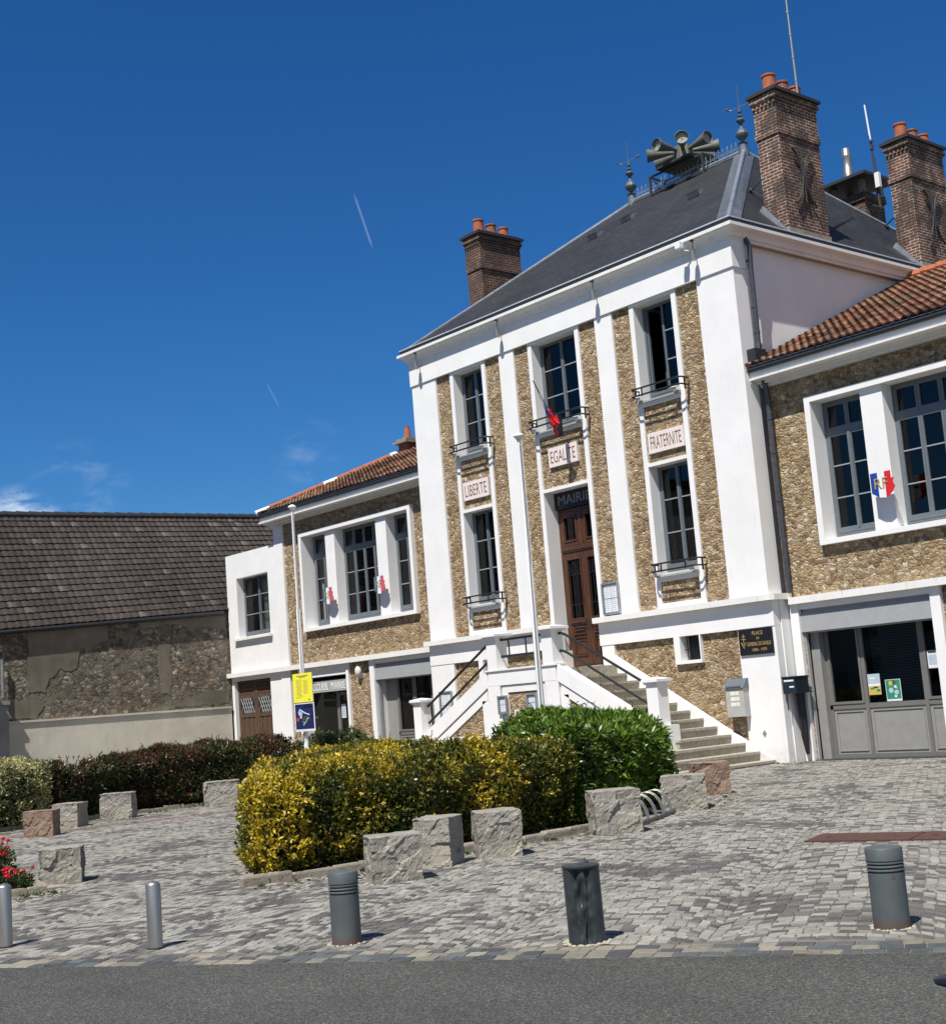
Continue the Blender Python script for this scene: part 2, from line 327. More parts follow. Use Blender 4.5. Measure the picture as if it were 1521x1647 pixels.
# ------------------------------------------------------------ builders
class MB:
    def __init__(s): s.v = []; s.f = []; s.m = []; s.c = None; s.cur = 0; s.mats = []
    def mat(s, name):
        if name not in s.mats: s.mats.append(name)
        s.cur = s.mats.index(name); return s
    def add(s, vs, fs):
        o = len(s.v); s.v += [tuple(v) for v in vs]; s.f += [tuple(i+o for i in f) for f in fs]; s.m += [s.cur]*len(fs); return s
    def box(s, x0, x1, y0, y1, z0, z1):
        x0, x1 = min(x0, x1), max(x0, x1); y0, y1 = min(y0, y1), max(y0, y1); z0, z1 = min(z0, z1), max(z0, z1)
        return s.add([(x0,y0,z0),(x1,y0,z0),(x1,y1,z0),(x0,y1,z0),(x0,y0,z1),(x1,y0,z1),(x1,y1,z1),(x0,y1,z1)],
                     [(3,2,1,0),(4,5,6,7),(0,1,5,4),(1,2,6,5),(2,3,7,6),(3,0,4,7)])
    def prism_xz(s, pts, y0, y1):                                   # polygon in the xz plane, extruded along y
        a = sum(p[0]*q[1]-q[0]*p[1] for p, q in zip(pts, pts[1:]+pts[:1]))
        if a < 0: pts = pts[::-1]
        n = len(pts); vs = [(x, y0, z) for x, z in pts] + [(x, y1, z) for x, z in pts]
        return s.add(vs, [tuple(range(n)), tuple(range(2*n-1, n-1, -1))] + [((i+1) % n, i, n+i, n+(i+1) % n) for i in range(n)])
    def prism_xy(s, pts, z0, z1):
        a = sum(p[0]*q[1]-q[0]*p[1] for p, q in zip(pts, pts[1:]+pts[:1]))
        if a < 0: pts = pts[::-1]
        n = len(pts); vs = [(x, y, z0) for x, y in pts] + [(x, y, z1) for x, y in pts]
        return s.add(vs, [tuple(range(n-1, -1, -1)), tuple(range(n, 2*n))] + [(i, (i+1) % n, n+(i+1) % n, n+i) for i in range(n)])
    def quad(s, a, b, c, d): return s.add([a, b, c, d], [(0, 1, 2, 3)])
    def cone(s, p0, p1, r0, r1, n=12, cap=True):
        p0 = Vector(p0); p1 = Vector(p1); d = (p1-p0).normalized(); a = d.orthogonal().normalized(); b = d.cross(a)
        vs = []
        for p, r in ((p0, r0), (p1, r1)):
            for i in range(n):
                t = 2*math.pi*i/n; vs.append(p+(a*math.cos(t)+b*math.sin(t))*r)
        fs = [(i, (i+1) % n, n+(i+1) % n, n+i) for i in range(n)]
        if cap: fs += [tuple(range(n-1, -1, -1)), tuple(range(n, 2*n))]
        return s.add(vs, fs)
    def tube(s, pts, r, n=8, cap=True):
        pts = [Vector(p) for p in pts]; rings = []; prev = None; vs = []
        for i, p in enumerate(pts):
            d = ((pts[min(i+1, len(pts)-1)]-p).normalized() + (p-pts[max(i-1, 0)]).normalized())
            d = d.normalized() if d.length > 1e-6 else Vector((0, 0, 1))
            if prev is None: a = d.orthogonal().normalized()
            else: a = (prev - d*prev.dot(d)).normalized()
            prev = a; b = d.cross(a); rr = r[i] if isinstance(r, (list, tuple)) else r
            vs += [p+(a*math.cos(2*math.pi*k/n)+b*math.sin(2*math.pi*k/n))*rr for k in range(n)]
        fs = []
        for i in range(len(pts)-1):
            fs += [(i*n+k, i*n+(k+1) % n, (i+1)*n+(k+1) % n, (i+1)*n+k) for k in range(n)]
        if cap: fs += [tuple(range(n-1, -1, -1)), tuple(range((len(pts)-1)*n, len(pts)*n))]
        return s.add(vs, fs)
    def lathe(s, c, prof, n=16):                                     # prof: (radius, z) from bottom to top
        vs = []; 
        for r, z in prof: vs += [(c[0]+r*math.cos(2*math.pi*k/n), c[1]+r*math.sin(2*math.pi*k/n), c[2]+z) for k in range(n)]
        m = len(prof); fs = []
        for i in range(m-1): fs += [(i*n+k, i*n+(k+1) % n, (i+1)*n+(k+1) % n, (i+1)*n+k) for k in range(n)]
        fs += [tuple(range(n-1, -1, -1)), tuple(range((m-1)*n, m*n))]
        return s.add(vs, fs)
    def sphere(s, c, r, sx=1, sy=1, sz=1, n=12, m=8):
        prof = [(max(1e-4, r*math.sin(math.pi*i/m)), -r*math.cos(math.pi*i/m)) for i in range(m+1)]
        o = len(s.v); s.lathe((0, 0, 0), prof, n)
        for i in range(o, len(s.v)): x, y, z = s.v[i]; s.v[i] = (c[0]+x*sx, c[1]+y*sy, c[2]+z*sz)
        return s
    def loops(s, x0, x1, y0, y1, prof):                              # profile (outward offset, z) swept round a rectangle
        vs = []
        for o, z in prof: vs += [(x0-o, y0-o, z), (x1+o, y0-o, z), (x1+o, y1+o, z), (x0-o, y1+o, z)]
        m = len(prof); fs = []
        for i in range(m-1): fs += [(i*4+k, i*4+(k+1) % 4, (i+1)*4+(k+1) % 4, (i+1)*4+k) for k in range(4)]
        return s.add(vs, fs)
    def build(s, name, mat=None, parent=None, smooth=False, uv=True):
        me = bpy.data.meshes.new(name); off = OFF.get(parent.name, Vector((0, 0, 0))) if parent else Vector((0, 0, 0))
        me.from_pydata([(v[0]-off.x, v[1]-off.y, v[2]-off.z) for v in s.v], [], s.f)
        mats = s.mats or [mat]
        for m in mats: me.materials.append(M[m])
        if len(mats) > 1: me.polygons.foreach_set('material_index', s.m)
        if smooth: me.polygons.foreach_set('use_smooth', [True]*len(me.polygons))
        if s.c is not None:
            a = me.color_attributes.new('Col', 'FLOAT_COLOR', 'POINT')
            a.data.foreach_set('color', np.array([(*c, 1.0) for c in s.c], dtype=np.float32).ravel())
        if uv: metre_uv(me)
        o = bpy.data.objects.new(name, me); C.objects.link(o)
        if parent: o.parent = parent; OFF[o.name] = off
        else: OFF[o.name] = Vector((0, 0, 0))
        return o
OFF = {}
def metre_uv(me):
    n = len(me.polygons)
    if n == 0 or n > 60000: return
    me.calc_loop_triangles() if False else None
    uvl = me.uv_layers.new(name='UVMap').data
    for p in me.polygons:
        nn = p.normal
        if abs(nn.z) > 0.98: t = Vector((1, 0, 0)); b = Vector((0, 1, 0))
        else: t = Vector((-nn.y, nn.x, 0)).normalized(); b = nn.cross(t)
        for li in p.loop_indices:
            v = me.vertices[me.loops[li].vertex_index].co; uvl[li].uv = (v.dot(t), v.dot(b))
def thing(name, label, cat, loc=(0, 0, 0), group=None):
    o = bpy.data.objects.new(name, None); C.objects.link(o); o.location = loc; o.empty_display_size = 0.3
    o['label'] = label; o['category'] = cat
    if group: o['group'] = group
    OFF[o.name] = Vector(loc); return o
def tag(o, label, cat, group=None):
    o['label'] = label; o['category'] = cat
    if group: o['group'] = group
    return o
def sharp(o, ang=35):
    me = o.data; me.polygons.foreach_set('use_smooth', [True]*len(me.polygons)); me.set_sharp_from_angle(angle=math.radians(ang)); return o
def struct(o, kind='structure'): o['kind'] = kind; return o
def dup(root, loc, rot=None, label=None):
    r = root.copy(); C.objects.link(r); r.location = loc
    if rot is not None: r.rotation_euler = rot
    if label: r['label'] = label
    for ch in list(root.children):
        c = ch.copy(); C.objects.link(c); c.parent = r
        for g in ch.children:
            d = g.copy(); C.objects.link(d); d.parent = c
    return r
def text_mesh(name, body, cx, cz, w, h, y, mat, parent, depth=0.004, axis='y', bold=0.0):
    cu = bpy.data.curves.new(name, 'FONT'); cu.body = body; cu.align_x = 'CENTER'; cu.extrude = 0.01; cu.offset = bold; cu.resolution_u = 3
    ob = bpy.data.objects.new(name, cu); C.objects.link(ob)
    dg = bpy.context.evaluated_depsgraph_get(); me = bpy.data.meshes.new_from_object(ob.evaluated_get(dg)); bpy.data.objects.remove(ob)
    xs = [v.co.x for v in me.vertices]; ys = [v.co.y for v in me.vertices]
    x0, x1, y0, y1 = min(xs), max(xs), min(ys), max(ys); off = OFF.get(parent.name, Vector((0, 0, 0))) if parent else Vector((0, 0, 0))
    for v in me.vertices:
        a = cx+((v.co.x-x0)/(x1-x0)-0.5)*w; b = cz+((v.co.y-y0)/(y1-y0)-0.5)*h; d = y-(depth if v.co.z > 0 else -0.001)
        v.co = Vector((a, d, b))-off
    me.name = name; me.materials.clear(); me.materials.append(M[mat])
    o = bpy.data.objects.new(name, me); C.objects.link(o)
    if parent: o.parent = parent
    OFF[o.name] = off; return o
def wall_holes(mb, x0, x1, z0, z1, y, th, holes):
    xs = sorted({x0, x1, *[h[0] for h in holes], *[h[1] for h in holes]}); zs = sorted({z0, z1, *[h[2] for h in holes], *[h[3] for h in holes]})
    xs = [x for x in xs if x0 <= x <= x1]; zs = [z for z in zs if z0 <= z <= z1]
    def solid(i, j):
        if i < 0 or j < 0 or i >= len(xs)-1 or j >= len(zs)-1: return False
        cx = (xs[i]+xs[i+1])/2; cz = (zs[j]+zs[j+1])/2
        return not any(h[0] < cx < h[1] and h[2] < cz < h[3] for h in holes)
    for i in range(len(xs)-1):
        for j in range(len(zs)-1):
            if not solid(i, j): continue
            a, b, c, d = xs[i], xs[i+1], zs[j], zs[j+1]
            mb.quad((a, y, c), (b, y, c), (b, y, d), (a, y, d)); mb.quad((b, y+th, c), (a, y+th, c), (a, y+th, d), (b, y+th, d))
            if not solid(i-1, j): mb.quad((a, y+th, c), (a, y, c), (a, y, d), (a, y+th, d))
            if not solid(i+1, j): mb.quad((b, y, c), (b, y+th, c), (b, y+th, d), (b, y, d))
            if not solid(i, j-1): mb.quad((a, y+th, c), (b, y+th, c), (b, y, c), (a, y, c))
            if not solid(i, j+1): mb.quad((a, y, d), (b, y, d), (b, y+th, d), (a, y+th, d))
def ring(mb, x0, x1, z0, z1, w, y0, y1, bottom=True, wt=None):
    wt = w if wt is None else wt
    mb.box(x0, x0+w, y0, y1, z0, z1); mb.box(x1-w, x1, y0, y1, z0, z1); mb.box(x0+w, x1-w, y0, y1, z1-wt, z1)
    if bottom: mb.box(x0+w, x1-w, y0, y1, z0, z0+w)
def window(parent, x0, x1, z0, z1, y, leaves=2, bars=2, transom=None, fmat='frame_grey', opened=False, gmat='window_glass'):
    f = MB().mat(fmat); w = 0.055; d = 0.08; zt = z1
    ring(f, x0, x1, z0, z1, w, y, y+d); f.box(x0+w, x1-w, y-0.01, y+0.05, z0+w, z0+w+0.06)
    inner0, inner1 = x0+w, x1-w
    if transom:
        f.box(inner0, inner1, y-0.012, y+d, transom-0.045, transom+0.045); zt = transom-0.045
    lw = (inner1-inner0)/leaves
    g = MB()
    for k in range(leaves):
        a = inner0+k*lw; b = a+lw
        for (c, e) in ([(z0+w+0.06, zt)] + ([(transom+0.045, z1-w)] if transom else [])):
            if opened and k == 0:
                # casement swung inwards
                f.box(a+0.01, a+0.05, y+0.03, y+0.09, c, e); f.box(a+0.01, a+0.05, y+0.09, y+0.50, e-0.06, e); f.box(a+0.01, a+0.05, y+0.09, y+0.50, c, c+0.06); f.box(a+0.01, a+0.05, y+0.50, y+0.56, c, e)
                g.quad((a+0.03, y+0.09, c), (a+0.03, y+0.5, c), (a+0.03, y+0.5, e), (a+0.03, y+0.09, e)); continue
            ring(f, a+0.003, b-0.003, c, e, 0.048, y-0.006 if True else y, y+0.055)
            g.quad((a+0.04, y+0.03, c+0.04), (b-0.04, y+0.03, c+0.04), (b-0.04, y+0.03, e-0.04), (a+0.04, y+0.03, e-0.04))
            if c < (transom or 1e9):
                n = bars+1
                f.mat('frame_light')
                for q in range(1, n):
                    zz = c+(e-c)*q/n; f.box(a+0.05, b-0.05, y+0.005, y+0.05, zz-0.012, zz+0.012)
                f.mat(fmat)
    if leaves == 2 and not opened: f.box((x0+x1)/2-0.03, (x0+x1)/2+0.03, y-0.022, y-0.0065, z0+w+0.06, zt)
    o = f.build('window', None, parent); g.build('glass', gmat, o); return o

def tile_roof(name, parent, A, B, Cc, D, tw, th, amp, step, pal, inside=None, seed=0, thick=0.06):
    """A,B eave left/right, Cc,D ridge right/left"""
    rnd = random.Random(seed); A, B, Cc, D = map(Vector, (A, B, Cc, D)); n = (B-A).cross(D-A).normalized()
    nu = max(1, round((B-A).length/tw)); nv = max(1, round((D-A).length/th)); K = 6; mb = MB().mat('tiles'); mb.c = []
    def P(u, v, h): return A.lerp(B, u).lerp(D.lerp(Cc, u), v) + n*h
    prof = [0.0, 0.55, 0.95, 1.0, 0.75, 0.2]
    for j in range(nv):
        for i in range(nu):
            if inside and not inside(P((i+0.5)/nu, (j+0.5)/nv, 0)): continue
            c = pal(rnd, i, j, P((i+0.5)/nu, (j+0.5)/nv, 0)); jt = rnd.uniform(-0.006, 0.006); o = len(mb.v); vs = []
            for k in range(K+1):
                h = prof[k % K]*amp; u = (i+k/K)/nu
                vs += [P(u, j/nv, h-thick*0.3), P(u, j/nv-0.25*0.1/nv, h+step+jt), P(u, (j+1)/nv, h)]
            fs = []
            for k in range(K): a = k*3; b = a+3; fs += [(a, b, b+1, a+1), (a+1, b+1, b+2, a+2)]
            mb.add(vs, fs); mb.c += [c]*len(vs)
    return mb.build(name, None, parent)

exec_parts = []
# ------------------------------------------------------------ ground
def ground():
    e = Vector((0.857, 0.515, 0)).normalized(); nrm = Vector((-e.y, e.x, 0)); O = Vector((9.94, -16.40, 0))
    me = MB(); me.quad((-400, -400, -0.03), (400, -400, -0.03), (400, 400, -0.03), (-400, 400, -0.03)); struct(me.build('ground', 'paving_sand'))
    def W(s, t, z=0.0): p = O+e*s+nrm*t; return (p.x, p.y, z)
    r = MB(); r.quad(W(-60, -16, -0.005), W(60, -16, -0.005), W(60, -0.0, -0.005), W(-60, -0.0, -0.005)); struct(r.build('road', 'asphalt'))
    b = MB(); b.quad(W(-80, 0.0, -0.0055), W(80, 0.0, -0.0055), W(80, 70, -0.0055), W(-80, 70, -0.0055)); struct(b.build('paving_bed', 'paving_sand'))
    rnd = random.Random(3); vs = []; fs = []; cs = []
    def stone_colour(p, q):
        n1 = noise.noise(Vector((p.x*0.9, p.y*0.9, 0))) + 0.6*noise.noise(Vector((p.x*2.3, p.y*2.3, 5)))
        dark = rnd.random() < (0.18 + 0.72*max(0, min(1, n1*1.7)))
        k = rnd.uniform(0.080, 0.150) if dark else rnd.uniform(0.205, 0.35)
        t = (1.0, 0.96, 0.84) if not dark else (1.0, 0.97, 0.89)
        if q == 1:                                                  # rows along the kerb, yellower
            if not dark and rnd.random() < 0.35: dark = True; k = rnd.uniform(0.085, 0.16)
            t = (1.0, 0.92, 0.72) if not dark else (0.92, 1.0, 1.0); k *= 0.86
        lx = p.x + 8.9 + 0.35*(p.y+10)
        if p.x < -1.0 and 1.9 < (p.x+8.7)*0.92-(p.y+10)*0.1 < 2.5: t = (1.1, 0.86, 0.74); k *= 0.75
        return (k*t[0], k*t[1], k*t[2])
    def add_stone(c4, q=0, g=0.0025, bev=0.0045):
        cx = sum(p[0] for p in c4)/4; cy = sum(p[1] for p in c4)/4; p = Vector((cx, cy, 0))
        tilt = (rnd.uniform(-0.010, 0.010), rnd.uniform(-0.010, 0.010)); zz = rnd.uniform(-0.0015, 0.002); o = len(vs)
        for (k, z) in ((g, -0.009), (g+bev, 0.0)):
            for x, y in c4:
                dx, dy = x-cx, y-cy; L = math.hypot(dx, dy); f = max(0.1, (L-k*1.35)/L)
                jx, jy = (rnd.uniform(-0.003, 0.003), rnd.uniform(-0.003, 0.003))
                X, Y = cx+dx*f+jx, cy+dy*f+jy
                vs.append((X, Y, (z if z < 0 else zz+dx*tilt[0]*2+dy*tilt[1]*2)))
        fs.extend([(o+4, o+5, o+6, o+7), (o, o+1, o+5, o+4), (o+1, o+2, o+6, o+5), (o+2, o+3, o+7, o+6), (o+3, o, o+4, o+7)])
        c = stone_colour(p, q); cs.extend([c]*8)
    def visible(p):
        d = p-CAM; z = d.dot(_f)
        if z < 2: return False
        x = 760.5+F*d.dot(R2)/z; return -480 < x < 2500
    # two straight rows along the road
    for row in range(3):
        s = -16.0
        while s < 12:
            w = rnd.uniform(0.115, 0.17) if row < 2 else rnd.uniform(0.10, 0.15); t0 = row*0.125; t1 = t0+0.125
            c4 = [W(s, t0)[:2], W(s+w, t0)[:2], W(s+w, t1)[:2], W(s, t1)[:2]]
            if visible(Vector((*c4[0], 0))): add_stone(c4, 1)
            s += w
    # segmental arcs
    SW = 1.45; R = 0.95; rs = 0.098; half = SW/2
    for si in range(-14, 12):
        s0 = si*SW
        flip = 1
        for ri in range(0, 300):
            tb = 0.375 + ri*rs - (math.sqrt(R*R)-math.sqrt(R*R-half*half))
            amax = math.asin(half/R); na = 15; off = rnd.uniform(-0.4, 0.4)
            cuts = [-amax]+[(-amax + (k+off*0.5+rnd.uniform(-0.1, 0.1))*2*amax/na) for k in range(1, na)]+[amax]
            cm = O+e*(s0+half)+nrm*(tb+0.3)
            if not visible(cm): continue
            if (cm-CAM).length > 34: continue
            for k in range(na):
                a0, a1 = cuts[k], cuts[k+1]
                if a1-a0 < 0.05: continue
                c4 = []
                for (a, dr) in ((a0, 0), (a1, 0), (a1, rs), (a0, rs)):
                    s = s0+half+R*math.sin(a); tt = tb+(R*math.cos(a)-math.sqrt(R*R-half*half))+dr
                    c4.append((s, tt))
                if min(p[1] for p in c4) < 0.372: continue
                pts = [W(*p)[:2] for p in c4]; mx = sum(p[0] for p in pts)/4; my = sum(p[1] for p in pts)/4
                if my > 0.75 or mx < -22.3 or (my > 0.4 and mx < 0 and mx > -11.2): continue
                if my > -0.05 and -11.2 < mx < -0.02: continue
                add_stone(pts)
    mb = MB(); mb.v = vs; mb.f = fs; mb.m = [0]*len(fs); mb.mats = ['pavers']; mb.c = cs
    struct(mb.build('plaza_paving', None, uv=False))
ground()
# ------------------------------------------------------------ town hall, central block
XC = -5.625
def mx(x): return 2*XC-x
def rail_guard(parent, x0, x1, z, y=-0.27):
    m = MB()
    for zz in (z, z+0.155):
        m.tube([(x0, 0.02, zz), (x0, y+0.06, zz), (x0+0.04, y+0.01, zz), (x0+0.1, y, zz), (x1-0.1, y, zz), (x1-0.04, y+0.01, zz), (x1, y+0.06, zz), (x1, 0.02, zz)], 0.02, 6)
    for xx in (x0+0.33, x1-0.33): m.box(xx-0.012, xx+0.012, y-0.012, y+0.012, z-0.03, z+0.155)
    for xx in (x0, x1): m.box(xx-0.012, xx+0.012, -0.12, -0.09, z-0.1, z+0.155)
    return m.build('window_guard', 'iron_black', parent)
def central():
    T = thing('town_hall', 'central three-bay town hall block in millstone and white render under a slate hipped roof', 'town hall', (XC, 0, 0))
    bays = [(-9.55, -8.15), (-6.53, -4.77), (-3.13, -1.75)]
    holes = [(-9.45, -8.26, 7.87, 10.1), (-9.45, -8.26, 4.01, 6.48), (-6.42, -4.9, 7.87, 10.1), (-6.42, -4.9, 2.25, 6.48), (-3.04, -1.88, 7.87, 10.1), (-3.04, -1.88, 4.01, 6.48)]
    w = MB(); wall_holes(w, -11.05, -0.2, 3.3, 10.7, 0.06, 0.3, holes)
    w.build('stone_wall', 'millstone', T)
    w = MB(); base_holes = [(-2.72, -2.02, 2.15, 2.7), (mx(-2.02), mx(-2.72), 2.15, 2.7), (-6.42, -4.9, 2.0, 3.3)]
    wall_holes(w, -11.05, -0.2, 0, 3.3, 0.07, 0.3, base_holes); w.build('stone_wall', 'millstone', T)
    # hull
    h = MB(); h.box(-0.45, -0.25, 0.36, 11.0, 0, 10.9); h.box(-11.07, -10.8, 0.36, 11.0, 0, 10.9); h.box(-10.8, -0.45, 10.7, 11.0, 0, 10.9)
    h.build('side_wall', 'white_render', T)
    h = MB(); h.box(-10.8, -0.45, 0.5, 10.7, 2.0, 2.2); h.box(-10.8, -0.45, 0.5, 10.7, 7.0, 7.2); h.box(-10.8, -0.45, 0.4, 10.7, 10.75, 10.88)
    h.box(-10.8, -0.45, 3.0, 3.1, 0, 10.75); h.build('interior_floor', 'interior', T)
    p = MB()
    for (a, b) in ((-11.13, -10.12), (-7.58, -7.04), (-4.21, -3.67), (-1.12, -0.12)):
        y1 = 0.42 if a in (-11.13, -1.12) else 0.1
        q = MB(); q.box(a, b, 0.0, y1, 3.33, 10.15); q.build('pilaster', 'white_render', T)
    f = MB(); f.box(-11.16, -0.09, -0.035, 0.45, 10.15, 10.75); f.box(-0.3, -0.235, 0.45, 10.9, 10.66, 10.75); f.build('frieze', 'white_render', T)
    # surrounds
    for bi, (a, b) in enumerate(bays):
        s = MB(); y0, y1 = 0.015, 0.42; wd = 0.13
        s.box(a, a+wd, y0, y1, 3.33, 10.15); s.box(b-wd, b, y0, y1, 3.33, 10.15)
        s.box(a+wd, b-wd, y0+0.004, y1, 10.08, 10.15); s.box(a+wd, b-wd, y0-0.01, y1, 7.79, 7.88)
        s.box(a+wd, b-wd, y0-0.01, y1, 6.45, 6.53)
        if bi != 1: s.box(a+wd, b-wd, y0-0.01, y1, 3.92, 4.02); s.box(a+wd, b-wd, y0-0.008, y1, 3.335, 3.45)
        s.build('window_surround', 'white_render', T)
        # sloping grey sills and little corbels
        for z0 in ([7.88, 4.02] if bi != 1 else [7.88]):
            g = MB()
            g.add([(a+wd, 0.0, z0), (b-wd, 0.0, z0), (b-wd, 0.34, z0+0.13), (a+wd, 0.34, z0+0.13), (a+wd, 0.34, z0), (b-wd, 0.34, z0)], [(0, 1, 2, 3), (1, 0, 4, 5), (0, 3, 4), (1, 5, 2)])
            g.box(a+0.1, b-0.1, -0.05, 0.0, z0-0.005, z0+0.03)
            g.build('window_sill', 'shutter_grey', T)
        for z0 in ([7.9, 4.03] if bi != 1 else [7.9]):
            for xx in (a+0.10, b-0.22): c = MB(); c.box(xx, xx+0.12, -0.16, 0.012, z0+0.03, z0+0.12); c.build('corbel', 'white_render', T)
        if bi != 1:
            window(T, a+wd+0.005, b-wd-0.005, 4.14, 6.44, 0.3)
            rail_guard(T, a-0.02+0.16, b+0.1, 4.13)
        window(T, a+wd+0.005, b-wd-0.005, 8.0, 10.07, 0.3, opened=(bi == 2))
        rail_guard(T, a-0.02+0.1, b+0.12, 8.0)
    # cornice, gutter, roof
    c = MB(); c.loops(-11.13, -0.12, 0, 11.0, [(0, 10.74), (0.045, 10.74), (0.05, 10.79), (0.09, 10.80), (0.11, 10.86), (0.14, 10.90), (0.20, 10.93), (0.215, 10.94), (0.22, 10.955), (0.25, 10.96), (0.25, 11.03), (0.0, 11.04)])
    c.build('cornice', 'white_ledge', T)
    g = MB(); g.loops(-11.13, -0.12, 0, 11.0, [(0.08, 11.035), (0.14, 11.035), (0.18, 11.06), (0.195, 11.13), (0.18, 11.14)]); 
    g.mat('gutter_dark'); g.m = [0]*len(g.f)
    g.mat('zinc_light'); g.loops(-11.13, -0.12, 0, 11.0, [(0.182, 11.135), (0.20, 11.14), (0.20, 11.165), (0.05, 11.175)])
    g.build('gutter', None, T)
    ex0, ex1, ey0, ey1, ez = -11.13-0.08, -0.12+0.08, -0.08, 11.08, 11.16
    L, Rr = Vector((-7.6, 5.5, 15.1)), Vector((-3.64, 5.5, 15.1))
    a, b, c_, d = Vector((ex0, ey0, ez)), Vector((ex1, ey0, ez)), Vector((ex1, ey1, ez)), Vector((ex0, ey1, ez))
    r = MB(); r.add([a, b, c_, d, L, Rr], [(0, 1, 5, 4), (1, 2, 5), (2, 3, 4, 5), (3, 0, 4), (3, 2, 1, 0)])
    roof = r.build('roof', 'slate', T)
    def strip(m, p, q, n, w, lift=0.03):                              # flat zinc strip lying on a roof plane along p-q
        d = (q-p).normalized(); s = n.cross(d).normalized()
        m.add([p+n*lift, q+n*lift, q+n*lift+s*w, p+n*lift+s*w, p-n*0.02, q-n*0.02, q+s*w, p+s*w], [(0, 1, 2, 3), (3, 2, 1, 0), (0, 4, 5, 1), (3, 2, 6, 7)])
    nf = (b-a).cross(L-a).normalized(); nr = (c_-b).cross(Rr-b).normalized(); nl = (a-d).cross(L-d).normalized(); nb = (d-c_).cross(Rr-c_).normalized()
    z = MB()
    strip(z, b, Rr, nf, 0.27); strip(z, Rr, b, nr, 0.27); z.tube([b, Rr+Vector((0, 0, 0.05))], 0.055, 8)
    strip(z, L, a, nf, 0.10); z.tube([a, L+Vector((0, 0, 0.03))], 0.045, 6); strip(z, c_, Rr, nr, -0.16 if False else 0.001)
    z.tube([c_, Rr+Vector((0, 0, 0.03))], 0.05, 6); strip(z, Rr, c_, nb, 0.2); strip(z, c_, Rr, nr, 0.16) if False else None
    strip(z, Rr, L, nf, 0.13); z.tube([L+Vector((-0.1, 0, 0.04)), Rr+Vector((0.1, 0, 0.04))], 0.06, 8); z.tube([d, L], 0.045, 6)
    z.build('roof_flashing', 'zinc', roof)
    # ridge cresting
    k = MB(); x = L.x+0.25; zz = 15.17
    k.box(L.x+0.15, Rr.x-0.15, 5.49, 5.51, zz, zz+0.02); k.box(L.x+0.15, Rr.x-0.15, 5.49, 5.51, zz+0.085, zz+0.10)
    while x < Rr.x-0.2:
        k.box(x-0.008, x+0.008, 5.492, 5.508, zz, zz+0.27); k.add([(x-0.03, 5.5, zz+0.20), (x, 5.49, zz+0.31), (x+0.03, 5.5, zz+0.20), (x, 5.5, zz+0.16), (x, 5.51, zz+0.31)], [(0, 3, 2, 1), (0, 4, 2, 3), (0, 1, 4)])
        k.tube([(x-0.065, 5.5, zz+0.09), (x-0.05, 5.5, zz+0.16), (x, 5.5, zz+0.13), (x+0.05, 5.5, zz+0.16), (x+0.065, 5.5, zz+0.09)], 0.008, 4); x += 0.145
    k.build('cresting', 'zinc', roof)
    for P, s in ((L, 1), (Rr, 1)):
        q = MB(); q.lathe((P.x, P.y, P.z), [(0.16, -0.1), (0.12, 0.10), (0.10, 0.22), (0.13, 0.24), (0.05, 0.27), (0.05, 0.32), (0.15, 0.42), (0.17, 0.48), (0.13, 0.57), (0.05, 0.66), (0.03, 0.72), (0.05, 0.74), (0.03, 0.77), (0.10, 0.82), (0.12, 0.86), (0.09, 0.90), (0.03, 0.94), (0.06, 0.99), (0.03, 1.03), (0.02, 1.05), (0.055, 1.08), (0.06, 1.12), (0.02, 1.16), (0.017, 1.25), (0.005, 1.85)], 12)
        pz = P.z+1.22
        q.tube([(P.x-0.33, P.y-0.1, pz+0.05), (P.x-0.2, P.y-0.06, pz-0.03), (P.x, P.y, pz), (P.x+0.2, P.y+0.06, pz+0.03), (P.x+0.33, P.y+0.1, pz+0.08)], 0.012, 5)
        q.cone((P.x-0.27, P.y-0.08, pz+0.03), (P.x-0.4, P.y-0.12, pz+0.06), 0.045, 0.005, 6); q.cone((P.x+0.27, P.y+0.08, pz+0.06), (P.x+0.4, P.y+0.12, pz+0.09), 0.045, 0.005, 6)
        q.build('finial', 'finial_lead', roof, smooth=False)
    # small slate roof vents
    for E in (Vector((-3.55, 3.0, 13.34)), Vector((-7.26, 3.26, 13.52)), Vector((-6.35, 3.6, 13.76))):
        q = MB()
        s = Vector((1, 0, 0)); up = (L-a); up = (up - s*up.dot(s)).normalized()
        q.add([E, E+s*0.36, E+s*0.36+nf*0.14, E+nf*0.14, E+up*0.55+s*0.18], [(0, 1, 2, 3), (3, 2, 4), (2, 1, 4), (0, 3, 4)])
        q.add([E+nf*0.15-up*0.05-s*0.03, E+s*0.39+nf*0.15-up*0.05, E+s*0.18+up*0.5+nf*0.02], [(0, 1, 2)])
        q.build('roof_vent', 'zinc', roof)
    # roof lower plinth ledge and base
    def ledge(x0, x1, endcap):
        m = MB()
        m.box(x0, x1, -0.16, 0.0, 3.215, 3.335); m.box(x0, x1, 0.0, 0.06, 3.215, 3.34)
        return m
    m = ledge(-11.25, -6.56, 0); m.build('ledge', 'white_ledge', T)
    m = MB(); m.prism_xy([(-4.99, -0.16), (-0.12, -0.16), (0.0, -0.13), (0.05, -0.05), (0.06, 0.5), (-0.16, 0.5), (-0.16, 0.06), (-4.99, 0.06)], 3.215, 3.338); m.build('ledge', 'white_ledge', T)
    m = MB()
    for s in (0, 1):
        X = (lambda x: x) if s == 0 else mx
        m.box(X(-4.95), X(-0.05), -0.012, 0.2, 2.705, 3.213); m.box(X(-1.0), X(-0.05), 0.0, 0.2, 0.0, 2.703); m.box(X(-4.95), X(-4.53), 0.0, 0.45, 0.0, 2.703)
    m.box(-0.28, -0.03, 0.2, 0.6, 0.0, 3.213); m.build('plinth', 'white_render', T)
